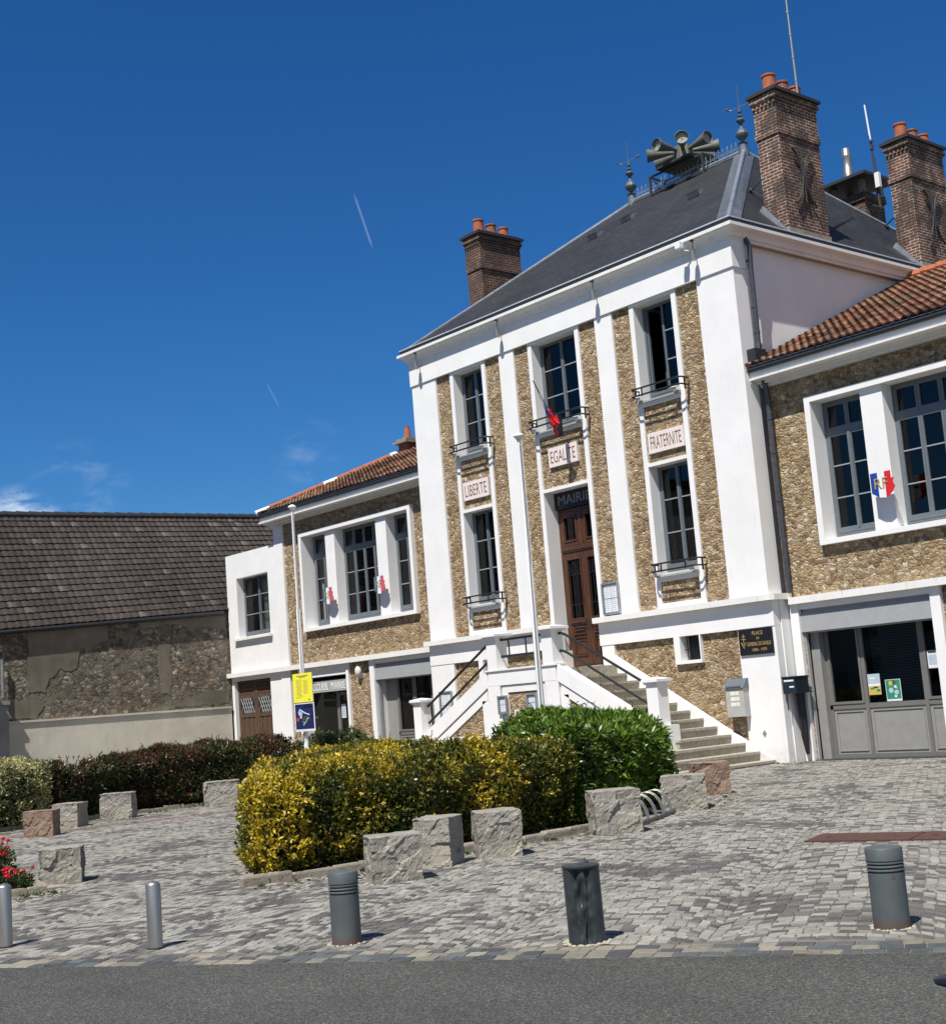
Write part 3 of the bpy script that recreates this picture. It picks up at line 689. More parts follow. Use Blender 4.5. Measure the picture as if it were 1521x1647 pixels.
    for s in (0, 1):
        X = (lambda x: x) if s == 0 else mx
        q = MB(); x0, x1 = sorted((X(-2.74), X(-2.0)))
        q.box(x0, x0+0.17, -0.02, 0.3, 2.12, 2.703); q.box(x1-0.03, x1, -0.02, 0.3, 2.12, 2.703); q.box(x0+0.17, x1-0.03, -0.02, 0.3, 2.12, 2.19); fr = q.build('cellar_window', 'white_render', T)
        q = MB(); q.mat('interior').box(x0+0.17, x1-0.03, 0.27, 0.29, 2.19, 2.703)
        q.mat('iron_black'); [q.box(x0+0.17+k*0.09, x0+0.185+k*0.09, 0.1, 0.12, 2.19, 2.703) for k in range(1, 6)]; q.box(x0+0.17, x1-0.03, 0.1, 0.12, 2.42, 2.435)
        q.build('grille', None, fr)
    # door jambs above landing, entrance
    j = MB(); j.box(-6.56, -6.40, 0.0, 0.47, 2.25, 3.33); j.build('door_jamb', 'white_render', T); j = MB(); j.box(-4.95, -4.91, 0.0, 0.47, 2.25, 3.33); j.build('door_jamb', 'white_render', T)
    d = MB(); y = 0.42
    x0, x1 = -6.40, -4.91; cx = (x0+x1)/2
    ring(d, x0, x1, 2.28, 6.03, 0.07, y, y+0.12); d.box(x0+0.07, x1-0.07, y-0.03, y+0.1, 5.0, 5.14); d.box(x0+0.07, x1-0.07, y-0.045, y-0.03, 5.04, 5.10)
    d.box(cx-0.04, cx+0.04, y-0.025, y+0.1, 5.14, 5.96)
    frame = d.build('door_frame', 'door_wood', T)
    tg = MB()
    for (a, b) in ((x0+0.07, cx-0.04), (cx+0.04, x1-0.07)):
        q = MB(); ring(q, a, b, 5.15, 5.95, 0.11, y-0.01, y+0.06); ring(q, a+0.10, b-0.10, 5.25, 5.85, 0.035, y-0.03, y+0.03); fl = q.build('fanlight', 'door_wood', T)
        q = MB(); q.quad((a+0.12, y+0.03, 5.27), (b-0.12, y+0.03, 5.27), (b-0.12, y+0.03, 5.83), (a+0.12, y+0.03, 5.83)); q.build('glass', 'window_glass', fl)
    for k, (a, b) in enumerate(((x0+0.07, cx), (cx, x1-0.07))):
        q = MB(); a += 0.004; b -= 0.004
        q.box(a, a+0.13, y-0.01, y+0.06, 2.33, 4.99); q.box(b-0.11, b, y-0.01, y+0.06, 2.33, 4.99); q.box(a+0.13, b-0.11, y-0.01, y+0.06, 4.82, 4.99); q.box(a+0.13, b-0.11, y-0.01, y+0.06, 2.33, 2.50)
        q.box(a+0.13, b-0.11, y-0.01, y+0.06, 3.28, 3.42); q.box(a+0.13, b-0.11, y+0.015, y+0.05, 2.50, 3.28)
        ring(q, a+0.10, b-0.08, 3.40, 4.85, 0.035, y-0.035, y+0.02); ring(q, a+0.15, b-0.13, 2.55, 2.92, 0.03, y-0.01, y+0.03); ring(q, a+0.15, b-0.13, 2.97, 3.24, 0.03, y-0.01, y+0.03)
        q.box(a+0.08, b-0.06, y-0.05, y+0.02, 3.33, 3.39); q.box(a+0.2, b-0.18, y-0.005, y+0.02, 2.60, 2.86)
        q.box(a+0.14, b-0.12, y-0.03, y+0.02, 3.05, 3.08); q.box(a+0.2, b-0.18, y-0.03, y+0.02, 3.14, 3.17)
        leaf = q.build('door_leaf', 'door_wood', T)
        q = MB(); q.quad((a+0.13, y+0.04, 3.42), (b-0.11, y+0.04, 3.42), (b-0.11, y+0.04, 4.82), (a+0.13, y+0.04, 4.82)); q.build('glass', 'window_glass', leaf)
        q = MB(); n = 5
        for i in range(n): xx = a+0.16+(b-a-0.30)*i/(n-1); q.tube([(xx, y+0.005, 3.44), (xx, y+0.005, 4.82)], 0.008, 5)
        for zz in (3.75, 4.45): q.box(a+0.13, b-0.11, y, y+0.012, zz, zz+0.02)
        for i in range(4):
            zz = 4.5+0.07*i; q.tube([(a+0.15+t_*(b-a-0.28)/8, y+0.004, zz+0.03*math.sin(t_*1.6+i)) for t_ in range(9)], 0.006, 4)
        q.build('grille', 'iron_black', leaf)
        q = MB(); hx = b-0.07 if k == 0 else a+0.07
        q.box(hx-0.02, hx+0.02, y-0.03, y-0.01, 3.15, 3.38); q.tube([(hx, y-0.03, 3.3), (hx, y-0.07, 3.3), (hx+(-0.09 if k == 0 else 0.09), y-0.07, 3.3)], 0.01, 6); q.build('door_handle', 'iron_dark', leaf)
    s = MB(); s.box(x0+0.005, x1-0.005, 0.34, 0.40, 6.04, 6.44); sg = s.build('mairie_sign', 'plaque_black', None)
    tag(sg, 'dark panel reading MAIRIE above the brown entrance door', 'sign'); text_mesh('lettering', 'MAIRIE', -5.72, 6.25, 1.08, 0.22, 0.338, 'letter_grey', sg)
    # chimneys
    def chimney(name_parent, x0, x1, y0, y1, zb, mat, pots, cross):
        ch = MB().mat(mat)
        ch.box(x0, x1, y0, y1, zb, 13.46); ch.box(x0-0.035, x1+0.035, y0-0.035, y1+0.035, 13.46, 13.58); ch.box(x0-0.012, x1+0.012, y0-0.012, y1+0.012, 13.58, 14.22)
        for k, (o, za, zc) in enumerate(((0.03, 14.22, 14.28), (0.065, 14.28, 14.36), (0.04, 14.36, 14.43))): ch.box(x0-o, x1+o, y0-o, y1+o, za, zc)
        xx = x0
        while xx < x1: ch.box(xx, xx+0.05, y0-0.06, y0, 14.15, 14.215); xx += 0.11
        ch.mat('iron_dark'); ch.box(x0-0.11, x1+0.11, y0-0.11, y1+0.11, 14.43, 14.50); ch.box(x0-0.02, x1+0.02, y0-0.02, y1+0.02, 14.50, 14.56)
        o = ch.build('chimney', None, name_parent)
        for i, (hh, rr, tilt, mt) in enumerate(pots):
            cy = y0+0.28+(y1-y0-0.56)*i/(len(pots)-1); px = (x0+x1)/2; q = MB().mat(mt)
            q.lathe((px, cy, 14.54), [(rr*0.92, 0), (rr, 0.04), (rr, 0.10), (rr*0.95, 0.12), (rr*0.92, hh-0.05), (rr*1.05, hh-0.04), (rr*1.05, hh), (rr*0.8, hh+0.001), (rr*0.75, hh-0.08)], 14); q.build('chimney_pot', None, o, smooth=False)
        if cross:                                                   # iron wall anchor on the outer face
            q = MB(); X = x1+0.06; cy = (y0+y1)/2-0.06; zz = 12.55
            q.box(x1, X+0.01, cy-0.05, cy+0.05, zz-0.06, zz+0.06)
            for s in (-1, 1): q.tube([(X, cy+s*0.34, zz+0.62), (X, cy+s*0.2, zz+0.50), (X, cy+s*0.07, zz+0.2), (X, cy+s*0.035, zz), (X, cy+s*0.08, zz-0.25), (X, cy+s*0.22, zz-0.52), (X, cy+s*0.36, zz-0.66)], 0.028, 6)
            q.tube([(X, cy, zz+0.62), (X, cy, zz-0.6)], 0.02, 6); q.build('wall_anchor', 'iron_dark', o)
        q = MB().mat('zinc'); q.add([(x0-0.25, y0-0.03, zb+0.75), (x1+0.02, y0-0.03, zb+0.18), (x0-0.02, y0-0.03, zb+0.95)], [(0, 1, 2)])
        q.mat('kerb_stone'); q.box(x0-0.03, x1+0.025, y0-0.025, y1+0.025, zb, zb+0.28); q.build('flashing', None, o)
        return o
    pots = [(0.42, 0.155, 0, 'terracotta'), (0.36, 0.15, 0, 'chimney_brick_red'), (0.34, 0.15, 0, 'terracotta')]
    chimney(roof, -0.58, 0.0, 1.93, 3.40, 11.02, 'chimney_brick', pots, True)
    chimney(roof, -0.58, 0.0, 7.08, 8.62, 11.02, 'chimney_brick', pots, True)
    chimney(roof, -10.72, -10.12, 1.93, 3.40, 11.02, 'chimney_brick_dark', pots, False)
    # rear chimney with slab hood and steel flue
    ch = MB().mat('chimney_brick_dark'); ch.box(-3.45, -2.45, 8.85, 9.75, 12.2, 14.05); ch.box(-3.5, -2.4, 8.8, 9.8, 14.05, 14.25); ch.mat('iron_dark'); ch.box(-3.75, -2.15, 8.5, 10.05, 14.62, 14.70)
    ch.add([(-3.75, 8.5, 14.70), (-2.15, 8.5, 14.70), (-2.15, 10.05, 14.70), (-3.75, 10.05, 14.70), (-2.95, 9.3, 14.86)], [(0, 1, 4), (1, 2, 4), (2, 3, 4), (3, 0, 4)])
    ch.mat('kerb_stone'); [ch.box(px-0.07, px+0.07, py-0.07, py+0.07, 14.25, 14.62) for px in (-3.4, -2.5) for py in (8.9, 9.7)]
    o = ch.build('chimney', None, roof); q = MB(); q.lathe((-3.0, 9.1, 14.7), [(0.13, 0), (0.14, 0.08), (0.22, 0.13), (0.2, 0.17), (0.13, 0.2), (0.13, 0.75), (0.135, 0.76), (0.135, 0.80), (0.13, 0.81), (0.125, 0.95), (0.09, 1.02)], 14); q.build('flue_pipe', 'steel', o, smooth=True)
    # stay rods between chimneys and roof
    q = MB(); q.tube([(-1.43, 2.66, 12.76), (-0.55, 2.5, 13.0)], 0.014, 6); q.tube([(-1.43, 2.66, 12.76), (-0.58, 2.3, 12.1)], 0.012, 6); q.sphere((-1.43, 2.66, 12.76), 0.055); q.build('stay_rod', 'iron_dark', roof); q = MB()
    q.tube([(-1.59, 8.3, 12.93), (-0.5, 7.6, 13.0)], 0.018, 6); q.sphere((-1.59, 8.36, 12.9), 0.055); q.build('stay_rod', 'iron_dark', roof)
    # downpipe at the right corner
    q = MB().mat('pipe_dark')
    q.tube([(-0.08, 0.43, 10.92), (-0.08, 0.43, 10.84), (0.02, 0.44, 10.62), (-0.02, 0.46, 10.2), (-0.04, 0.46, 8.5)], 0.055, 10)
    for zz in (10.3, 9.3, 8.75): q.tube([(-0.04, 0.46, zz), (-0.04, 0.46, zz+0.04)], 0.066, 10)
    q.mat('gutter_dark'); q.tube([(-0.04, 0.46, 8.5), (-0.02, 0.40, 8.35)], 0.07, 10); q.box(-0.15, 0.1, 0.15, 0.5, 7.95, 8.38)
    q.build('downpipe', None, T)
    q = MB().mat('pipe_dark'); q.tube([(0.06, 0.36, 7.72), (0.06, 0.42, 7.55), (0.06, 0.44, 7.3), (0.06, 0.44, 3.36)], 0.055, 10)
    for zz in (6.9, 6.2, 5.2): q.tube([(0.06, 0.44, zz), (0.06, 0.44, zz+0.05)], 0.068, 10)
    q.build('downpipe', None, T)
    return T
TH = central()

def name_plaque(word, x0, x1, z0, z1, label, w=0.86, h=0.62):
    q = MB(); q.box(x0, x1, -0.005, 0.075, z0, z1); o = q.build('name_plaque', 'plaque_pink', None); tag(o, label, 'plaque', 'carved motto plaques on the facade')
    text_mesh('lettering', word, (x0+x1)/2, (z0+z1)/2, (x1-x0)*w, (z1-z0)*h, -0.005, 'letter_red', o, 0.003)
name_plaque('LIBERTE', -9.33, -8.35, 6.75, 7.21, 'pale stone plaque carved LIBERTE in the left window bay')
name_plaque('EGALITE', -6.10, -5.13, 7.01, 7.47, 'pale stone plaque carved EGALITE above the entrance door')
name_plaque('FRATERNITE', -2.92, -1.89, 6.73, 7.18, 'pale stone plaque carved FRATERNITE in the right window bay')

# ------------------------------------------------------------ entrance staircase
def staircase():
    T = thing('entrance_staircase', 'white double-flight entrance staircase with grey stone steps below the brown door', 'staircase', (XC, -0.9, 0))
    for s in (0, 1):
        X = (lambda x: x) if s == 0 else mx
        for k in range(12):
            z1 = 0.07+0.18*k; z0 = max(0, z1-0.18); nose = -0.40-0.345*k; y0 = {0: -2.95, 1: -2.62, 2: -2.3}.get(k, -1.6)
            q = MB(); q.box(X(-4.45), X(nose), y0, -0.012, z0, z1-0.05); q.box(X(-4.45), X(nose+0.03), y0-0.02, -0.012, z1-0.05, z1)
            q.build('step', 'step_stone', T)
        # stringer on the wall
        q = MB(); q.prism_xz([(X(-4.53), 2.46), (X(-0.42), 0.09), (X(-0.42), 0.0), (X(-1.2), 0.0), (X(-4.53), 1.7)], -0.045, 0.05); q.build('wall_stringer', 'old_render' if False else 'white_render', T)
    q = MB(); q.box(-6.80, -4.45, -1.6, -0.015, 0, 2.25); q.box(-6.55, -4.93, -0.012, 0.42, 2.1, 2.27); q.box(-6.40, -4.91, 0.3, 0.55, 2.27, 2.30); q.build('landing', 'step_stone', T)
    base = MB(); base.prism_xz([(mx(-1.6), 0), (-1.6, 0), (-1.6, 0.90), (-1.92, 0.955), (-4.48, 2.31), (mx(-4.48), 2.31), (mx(-1.92), 0.955), (mx(-1.6), 0.90)], -1.80, -1.58)
    b = base; y0, y1 = -1.868, -1.795
    for s in (0, 1):
        X = (lambda x: x) if s == 0 else mx
        b.prism_xz([(X(-4.46), 2.335), (X(-1.90), 0.98), (X(-1.90), 0.62), (X(-4.50), 2.0)], y0, y1)
        b.prism_xz([(X(-4.88), 0), (X(-4.46), 0), (X(-4.46), 1.975), (X(-4.50), 1.995), (X(-4.88), 1.995)], y0, y1)
        # inner frame of the triangle
        yy = -1.84
        b.prism_xz([(X(-4.40), 1.90), (X(-2.10), 0.69), (X(-2.10), 0.50), (X(-4.40), 1.70)], yy, y1)
        b.box(X(-4.44), X(-4.20), yy, y1, 0.91, 1.68); b.box(X(-4.2), X(-1.9), yy+0.002, y1, 0.0, 0.50); b.box(X(-4.44), X(-2.6), yy+0.001, y1, 0.50, 0.91)
    b.box(mx(-4.50), -4.50, y0, y1, 2.0, 2.335); yy = -1.84
    b.box(-6.33, -4.92, yy, y1, 1.83, 1.985); b.box(-6.33, -6.14, yy, y1, 0.92, 1.829); b.box(-5.11, -4.92, yy, y1, 0.92, 1.829); b.box(-6.33, -4.92, yy, y1, 0, 0.919)
    b.box(mx(-4.44)-0.0, -4.44, -1.90, -1.56, 2.325, 2.36)
    b.build('parapet', 'white_render', T)
    q = MB(); q.box(-6.139, -5.111, -1.812, -1.79, 0.92, 1.829); q.build('stone_panel', 'millstone', T)
    for s in (0, 1):
        X = (lambda x: x) if s == 0 else mx
        q = MB(); q.prism_xz([(X(-4.19), 1.585), (X(-4.19), 0.915), (X(-2.93), 0.915)], -1.812, -1.79); q.build('stone_panel', 'millstone', T)
    for s in (0, 1):
        X = (lambda x: x) if s == 0 else mx
        def post(xc, z0, zc, w, cap, blk):
            q = MB(); yc = -1.72
            q.box(xc-w, xc+w, yc-w, yc+w, z0, zc); q.box(xc-cap*0.85, xc+cap*0.85, yc-cap*0.85, yc+cap*0.85, zc, zc+0.045); q.box(xc-cap, xc+cap, yc-cap, yc+cap, zc+0.045, zc+0.10)
            c = [(xc-cap, yc-cap, zc+0.10), (xc+cap, yc-cap, zc+0.10), (xc+cap, yc+cap, zc+0.10), (xc-cap, yc+cap, zc+0.10), (xc, yc, zc+0.145)]
            q.add(c, [(0, 1, 4), (1, 2, 4), (2, 3, 4), (3, 0, 4)])
            if blk: q.box(xc-0.26, xc+0.26, yc-0.27, yc+0.27, 0.0, 0.92)
            q.build('newel_post', 'white_render', T)
        post(X(-1.78), 0.92, 1.74, 0.15, 0.215, True); post(X(-4.70), 2.33, 3.06, 0.165, 0.27, False)
        q = MB(); yr = -1.66
        for (za, zb) in ((3.0, 1.70), (2.62, 1.30)):
            q.tube([(X(-4.53), yr, za), (X(-4.46), yr, za), (X(-4.34), yr, za-0.04), (X(-1.94), yr, zb-0.03)], 0.03, 8)
        q.build('handrail', 'iron_black', T)
    q = MB(); yr = -1.72
    for zz in (3.02, 2.64): q.tube([(mx(-4.86), yr, zz), (-4.86, yr, zz)], 0.03, 8)
    for xx in (-6.12, -5.55, -5.0): q.tube([(xx, yr, 2.6), (xx, yr, 3.05)], 0.018, 6)
    q.build('handrail', 'iron_black', T)
staircase()
# ------------------------------------------------------------ side wings
def tile_red(rnd, i, j, p):
    n = noise.noise(p*0.6); k = rnd.random()
    c = (0.235, 0.105, 0.062) if k < 0.45 else ((0.33, 0.18, 0.11) if k < 0.75 else (0.12, 0.062, 0.042))
    m = 0.80+0.6*n+rnd.uniform(-0.2, 0.2); g = max(0, noise.noise(p*1.3+Vector((9, 0, 0))))*1.1
    return tuple((a*(1-g)+b*g)*m for a, b in zip(c, (0.23, 0.19, 0.11)))
def tile_dark(rnd, i, j, p):
    n = noise.noise(p*0.5); k = rnd.random(); c = (0.050, 0.041, 0.037) if k < 0.6 else ((0.066, 0.054, 0.048) if k < 0.96 else (0.11, 0.096, 0.084))
    
    m = 1.0+0.35*n; return tuple(a*m for a in c)
def emblem(first, x, z, y, label, faded):
    T = thing('emblem_shield', label, 'emblem', (x, y, z), 'tricolour RF shields on the window piers')
    b = 'flag_blue_faded' if faded else 'flag_blue'; r = 'flag_red_faded' if faded else 'flag_red'
    def col(x0, x1, mt, zb0, zb1, name, notch=False):
        q = MB(); pts = [(x+x0, z+0.24), (x+x1, z+0.24), (x+x1, z+zb1), (x+x0, z+zb0)]
        if notch: pts = [(x+x0, z+0.24), (x+x1, z+0.24), (x+x1, z+0.10), (x+x1+0.06, z+0.10), (x+x1+0.03, z+0.03), (x+x1+0.07, z-0.06), (x+x1+0.02, z-0.15), (x+x1-0.05, z+zb1), (x+x0, z+zb0)]
        q.prism_xz(pts, y, y+0.02); q.build(name, mt, T)
    col(-0.23, -0.075, b, -0.14, -0.235, 'blue_band'); col(-0.075, 0.075, 'flag_white', -0.235, -0.255, 'white_band'); col(0.075, 0.20, r, -0.245, -0.205, 'red_band', True)
    text_mesh('lettering', 'RF', x-0.01, z+0.03, 0.28, 0.20, y-0.001, 'gold', T, 0.01)
    q = MB(); q.box(x-0.02, x+0.02, y+0.02, 0.45, z-0.02, z+0.02); q.build('bracket', 'iron_dark', T)
def wing(side):
    S = side; X = (lambda x: x) if S > 0 else mx                    # right wing coordinates, mirrored for the left one
    lab = {1: 'right wing of the town hall with red tiled roof and a wide grey shopfront window', -1: 'left wing of the town hall with red tiled roof above the reception doorway'}[S]
    T = thing('side_wing', lab, 'building', (X(4.0), 0.5, 0)); Y = 0.55
    def bx(m, x0, x1, *a): m.box(X(x0), X(x1), *a)
    win = [(1.07, 2.17), (2.66, 4.74), (5.22, 6.32)]
    lower = [(0.22, 3.15, 0, 3.1)]
    if S > 0: lower += [(4.5, 6.2, 0, 2.9)]
    else: lower += [(4.45, 7.0, 0, 3.1)]
    def H(l): return [tuple(sorted((X(a), X(b))))+(c, d) for a, b, c, d in l]
    w = MB(); x0, x1 = sorted((X(-0.1), X(8.05)))
    wall_holes(w, x0, x1, 3.2, 7.7, Y, 0.3, H([(1.0, 6.48, 4.25, 7.1)])); w.build('stone_wall', 'millstone', T)
    w = MB(); wall_holes(w, x0, x1, 0, 3.2, Y, 0.3, H(lower)); w.build('stone_wall', 'millstone', T)
    # surround with piers
    s = MB(); a, b = sorted((X(0.93), X(6.55))); z0, z1 = 4.18, 7.16
    s.box(a, a+0.13, 0.42, 0.9, z0, z1); s.box(b-0.13, b, 0.42, 0.9, z0, z1); s.box(a+0.13, b-0.13, 0.42, 0.9, z1-0.115, z1)
    s.add([(a+0.13, 0.42, z0), (b-0.13, 0.42, z0), (b-0.13, 0.42, z0+0.10), (a+0.13, 0.42, z0+0.10), (a+0.13, 0.9, z0+0.16), (b-0.13, 0.9, z0+0.16), (a+0.13, 0.9, z0), (b-0.13, 0.9, z0)],
          [(0, 1, 2, 3), (3, 2, 5, 4), (1, 0, 6, 7)])
    s.build('window_surround', 'white_render', T)
    for (c, d) in ((2.17, 2.66), (4.74, 5.22)):
        q = MB(); bx(q, c, d, 0.50, 0.9, z0+0.101, z1-0.116); q.build('window_pier', 'white_render', T)
    for i, (c, d) in enumerate(win):
        e, f = sorted((X(c+(0.0 if i else 0.0)), X(d))); window(T, e+0.004, f-0.004, 4.34, 7.04, 0.82, leaves=(4 if i == 1 else 2), bars=2, transom=6.42)
    # ledge
    l = MB(); e, f = sorted((X(0.06), X(8.05 if S > 0 else 11.5))); l.box(e, f, 0.36, Y+0.02, 3.10, 3.20); l.prism_xy([(e, 0.36), (f, 0.36), (f, 0.55), (e, 0.55)], 3.2, 3.24); l.build('ledge', 'white_ledge', T)
    # cornice + gutter
    c = MB(); e, f = sorted((X(-0.1), X(8.25)));
    for (y0, za, zb) in ((0.45, 7.60, 7.66), (0.34, 7.66, 7.715), (0.10, 7.715, 7.755), (0.15, 7.755, 7.90)): c.box(e, f, y0, Y+0.3, za, zb)
    c.mat('white_ledge'); o = c.build('cornice', None, T)
    g = MB().mat('gutter_dark'); g.tube([(e, 0.14, 7.945), (f, 0.14, 7.945)], 0.062, 10); g.mat('zinc'); g.box(e, f, 0.07, 0.09, 7.995, 8.007); g.build('gutter', None, T)
    # roof
    zr = lambda y: 7.99+0.43*y
    if S > 0: A, B, C2, D = (-0.15, 0.06, zr(0.06)), (9.5, 0.06, zr(0.06)), (9.5, 6.5, zr(6.5)), (-0.15, 6.5, zr(6.5)); ins = None
    else: A, B, C2, D = (-19.6, 0.06, zr(0.06)), (-11.1, 0.06, zr(0.06)), (-11.1, 6.5, zr(6.5)), (-19.6, 6.5, zr(6.5)); ins = lambda p: p.x > -19.55+0.56*p.y
    roof = tile_roof('roof', T, A, B, C2, D, 0.175, 0.26, 0.040, 0.032, tile_red, ins, 5)
    dk = MB(); off = Vector((0, 0, -0.09))
    if S > 0:
        dk.quad(*[Vector(p)+off for p in (A, B, C2, D)])
    else:
        dk.add([Vector((-19.5, 0.06, zr(0.06)))+off, Vector(B)+off, Vector(C2)+off, Vector((-15.9, 6.5, zr(6.5)))+off, Vector((-19.5, 8.0, 7.9))], [(0, 1, 2, 3), (0, 3, 4)])
    dk.build('roof_deck', 'interior', T)
    h = MB()
    if S > 0: h.mat('terracotta'); [h.tube([(x, 6.5, zr(6.5)+0.06), (x+0.44, 6.5, zr(6.5)+0.04)], [0.14, 0.12], 8) for x in np.arange(-0.1, 9.4, 0.42)]
    else:
        P, Q = Vector((-19.55, 0.06, zr(0.06)+0.03)), Vector((-15.9, 6.5, zr(6.5)+0.05)); n = 17
        for k in range(n):
            h.mat('terracotta' if k % 5 else 'white_ledge'); a_ = P.lerp(Q, k/n); b_ = P.lerp(Q, (k+1.08)/n); h.tube([a_, b_], [0.095, 0.08], 8)
        h.mat('white_ledge'); h.tube([P+Vector((0.1, 0.5, 0.12)), Q+Vector((0, 0, 0.03))], 0.045, 6)
        h.mat('terracotta'); h.tube([Q, (-11.2, 6.5, zr(6.5)+0.05)], 0.12, 8)
    h.build('ridge_tiles', None, roof)
    # hull and interior
    h = MB(); e, f = sorted((X(-0.1), X(8.05)))
    h.box(e, f, 6.4, 6.6, 0, 7.6); xe = X(8.05); h.box(xe-0.15*S if S > 0 else xe, xe if S > 0 else xe+0.15, 0.86, 6.4, 0, 7.6); h.build('back_wall', 'white_render', T)
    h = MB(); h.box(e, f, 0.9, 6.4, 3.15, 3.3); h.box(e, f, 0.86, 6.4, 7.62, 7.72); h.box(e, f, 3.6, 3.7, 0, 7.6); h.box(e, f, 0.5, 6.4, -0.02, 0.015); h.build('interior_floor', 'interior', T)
    return T, X
RW, XR = wing(1); LW, XL = wing(-1)
def blind(parent, x0, x1, z0, z1, y, name='curtain', mat='curtain'):
    m = MB(); n = max(6, int((x1-x0)/0.03))
    for k in range(n):
        a = x0+(x1-x0)*k/n; b = x0+(x1-x0)*(k+1)/n; f = lambda t: y+0.018*math.sin(t*52)
        m.quad((a, f(a), z0), (b, f(b), z0), (b, f(b), z1), (a, f(a), z1))
    m.build(name, mat, parent)
blind(LW, -14.35, -14.0, 4.35, 6.4, 1.15); blind(LW, -15.98, -15.75, 4.35, 6.4, 1.15); blind(LW, -17.9, -17.5, 4.35, 6.9, 1.2)
blind(TH, -3.35, -2.95, 4.15, 6.4, 0.62); blind(TH, -9.8, -9.45, 4.15, 6.4, 0.62); blind(RW, 2.2, 2.6, 4.35, 7.0, 1.2)

def shopfront(T, x0, x1, mul, y=0.86, zt=3.05, mirror=False):
    q = MB(); w = 0.06
    q.box(x0, x1, y-0.03, y+0.05, 0.0, 0.09); q.box(x0, x1, y-0.02, y+0.06, 0.96, 1.05); q.box(x0, x0+w, y-0.02, y+0.06, 0.09, zt); q.box(x1-w, x1, y-0.02, y+0.06, 0.09, zt); q.box(x0+w, x1-w, y-0.02, y+0.06, zt-0.08, zt)
    for m in mul: q.box(m-0.04, m+0.04, y-0.025, y+0.06, 0.09, zt)
    o = q.build('window', 'shop_grey', T); ed = [x0+w]+list(mul)+[x1-w]; g = MB(); p = MB()
    for i in range(len(ed)-1):
        a, b = ed[i]+(0.04 if i else 0), ed[i+1]-(0.04 if i < len(ed)-2 else 0)
        p.box(a, b, y, y+0.03, 0.09, 0.96); ring(p, a+0.05, b-0.05, 0.14, 0.92, 0.022, y-0.018, y)
        g.quad((a, y+0.02, 1.05), (b, y+0.02, 1.05), (b, y+0.02, zt-0.08), (a, y+0.02, zt-0.08))
    p.build('window_panel', 'shop_panel', o); g.build('glass', 'window_glass', o)
    # opening casements framed inside the side lights
    if len(ed) == 4:
        for i in (0, 2):
            q2 = MB(); a, b = ed[i]+(0.04 if i else 0), ed[i+1]-(0.04 if i < 2 else 0); ring(q2, a+0.004, b-0.004, 1.055, zt-0.085, 0.05, y-0.035, y+0.015); q2.build('casement', 'shop_grey', o)
    return o
def shutter_bay(T, X, x0, x1, name='roller_shutter'):
    a, b = sorted((X(x0), X(x1)))
    q = MB(); q.box(a, b, 0.50, 0.62, 2.53, 2.86); q.add([(a, 0.50, 2.86), (b, 0.50, 2.86), (b, 0.58, 2.95), (a, 0.58, 2.95)], [(0, 1, 2, 3)]); q.box(a, b, 0.58, 0.75, 2.86, 2.98); q.box(a, b, 0.62, 0.70, 2.50, 2.86)
    o = q.build(name, 'shutter_grey', T)
    for xx in (a, b-0.05): q = MB(); q.box(xx, xx+0.05, 0.56, 0.64, 0.0, 2.53); q.build('guide_rail', 'shutter_grey', o)
    q = MB(); q.box(a, a+0.02, 0.64, 0.92, 0.0, 2.9); q.box(b-0.02, b, 0.64, 0.92, 0, 2.9); q.build('reveal', 'white_ledge', T)
# right wing ground floor
q = MB(); q.box(0.0, 0.2, 0.46, 0.9, 0, 3.10); q.box(3.15, 3.36, 0.46, 0.9, 0, 3.10); q.box(0.2, 3.15, 0.50, 0.9, 2.98, 3.10); q.build('door_surround', 'white_render', RW)
shutter_bay(RW, XR, 0.20, 3.15)
sf = shopfront(RW, 0.44, 3.13, (1.30, 2.60))
q = MB(); [q.box(0.22+0.02, 0.44, 0.70, 0.86, 0, 2.9)]; q.build('reveal', 'shop_panel', RW)
q = MB(); [q.box(1.40, 2.52, 1.02, 1.035, z, z+0.035) for z in np.arange(1.06, 2.9, 0.05)]; q.build('blind', 'blind', RW)
q = MB(); q.box(4.4, 6.3, 0.47, 0.9, 2.9, 3.1); q.box(4.4, 4.5, 0.47, 0.9, 0, 2.9); q.box(6.2, 6.3, 0.47, 0.9, 0, 2.9); q.build('door_surround', 'white_render', RW); shopfront(RW, 4.5, 6.2, (5.35,), 0.8, 2.9)
def poster(x0, x1, z0, z1, y, label, bands, cat='poster', mat='paper_white', border=0.02, group=None):
    q = MB(); q.box(x0, x1, y, y+0.008, z0, z1); o = q.build('poster', mat, None); tag(o, label, cat, group); pr = MB()
    for (m, a, b, c, d) in bands:
        pr.mat(m); pr.add([(x0+(x1-x0)*a, y-0.002, z0+(z1-z0)*c), (x0+(x1-x0)*b, y-0.002, z0+(z1-z0)*c), (x0+(x1-x0)*b, y-0.002, z0+(z1-z0)*d), (x0+(x1-x0)*a, y-0.002, z0+(z1-z0)*d)], [(0, 1, 2, 3)])
    pr.build('print', None, o); return o
def blobs(m, x0, x1, z0, z1, y, items):
    for (mat, u, v, r, e) in items:
        m.mat(mat); cx = x0+(x1-x0)*u; cz = z0+(z1-z0)*v; n = 12
        m.add([(cx+r*math.cos(2*math.pi*k/n), y, cz+r*e*math.sin(2*math.pi*k/n)) for k in range(n)], [tuple(range(n))])
o = poster(1.37, 1.64, 1.20, 1.60, 0.835, 'landscape poster at the bottom left of the shopfront glass', [('ink_pale', 0.0, 1, 0.55, 1.0), ('ink_ochre', 0.0, 1, 0.0, 0.42)])
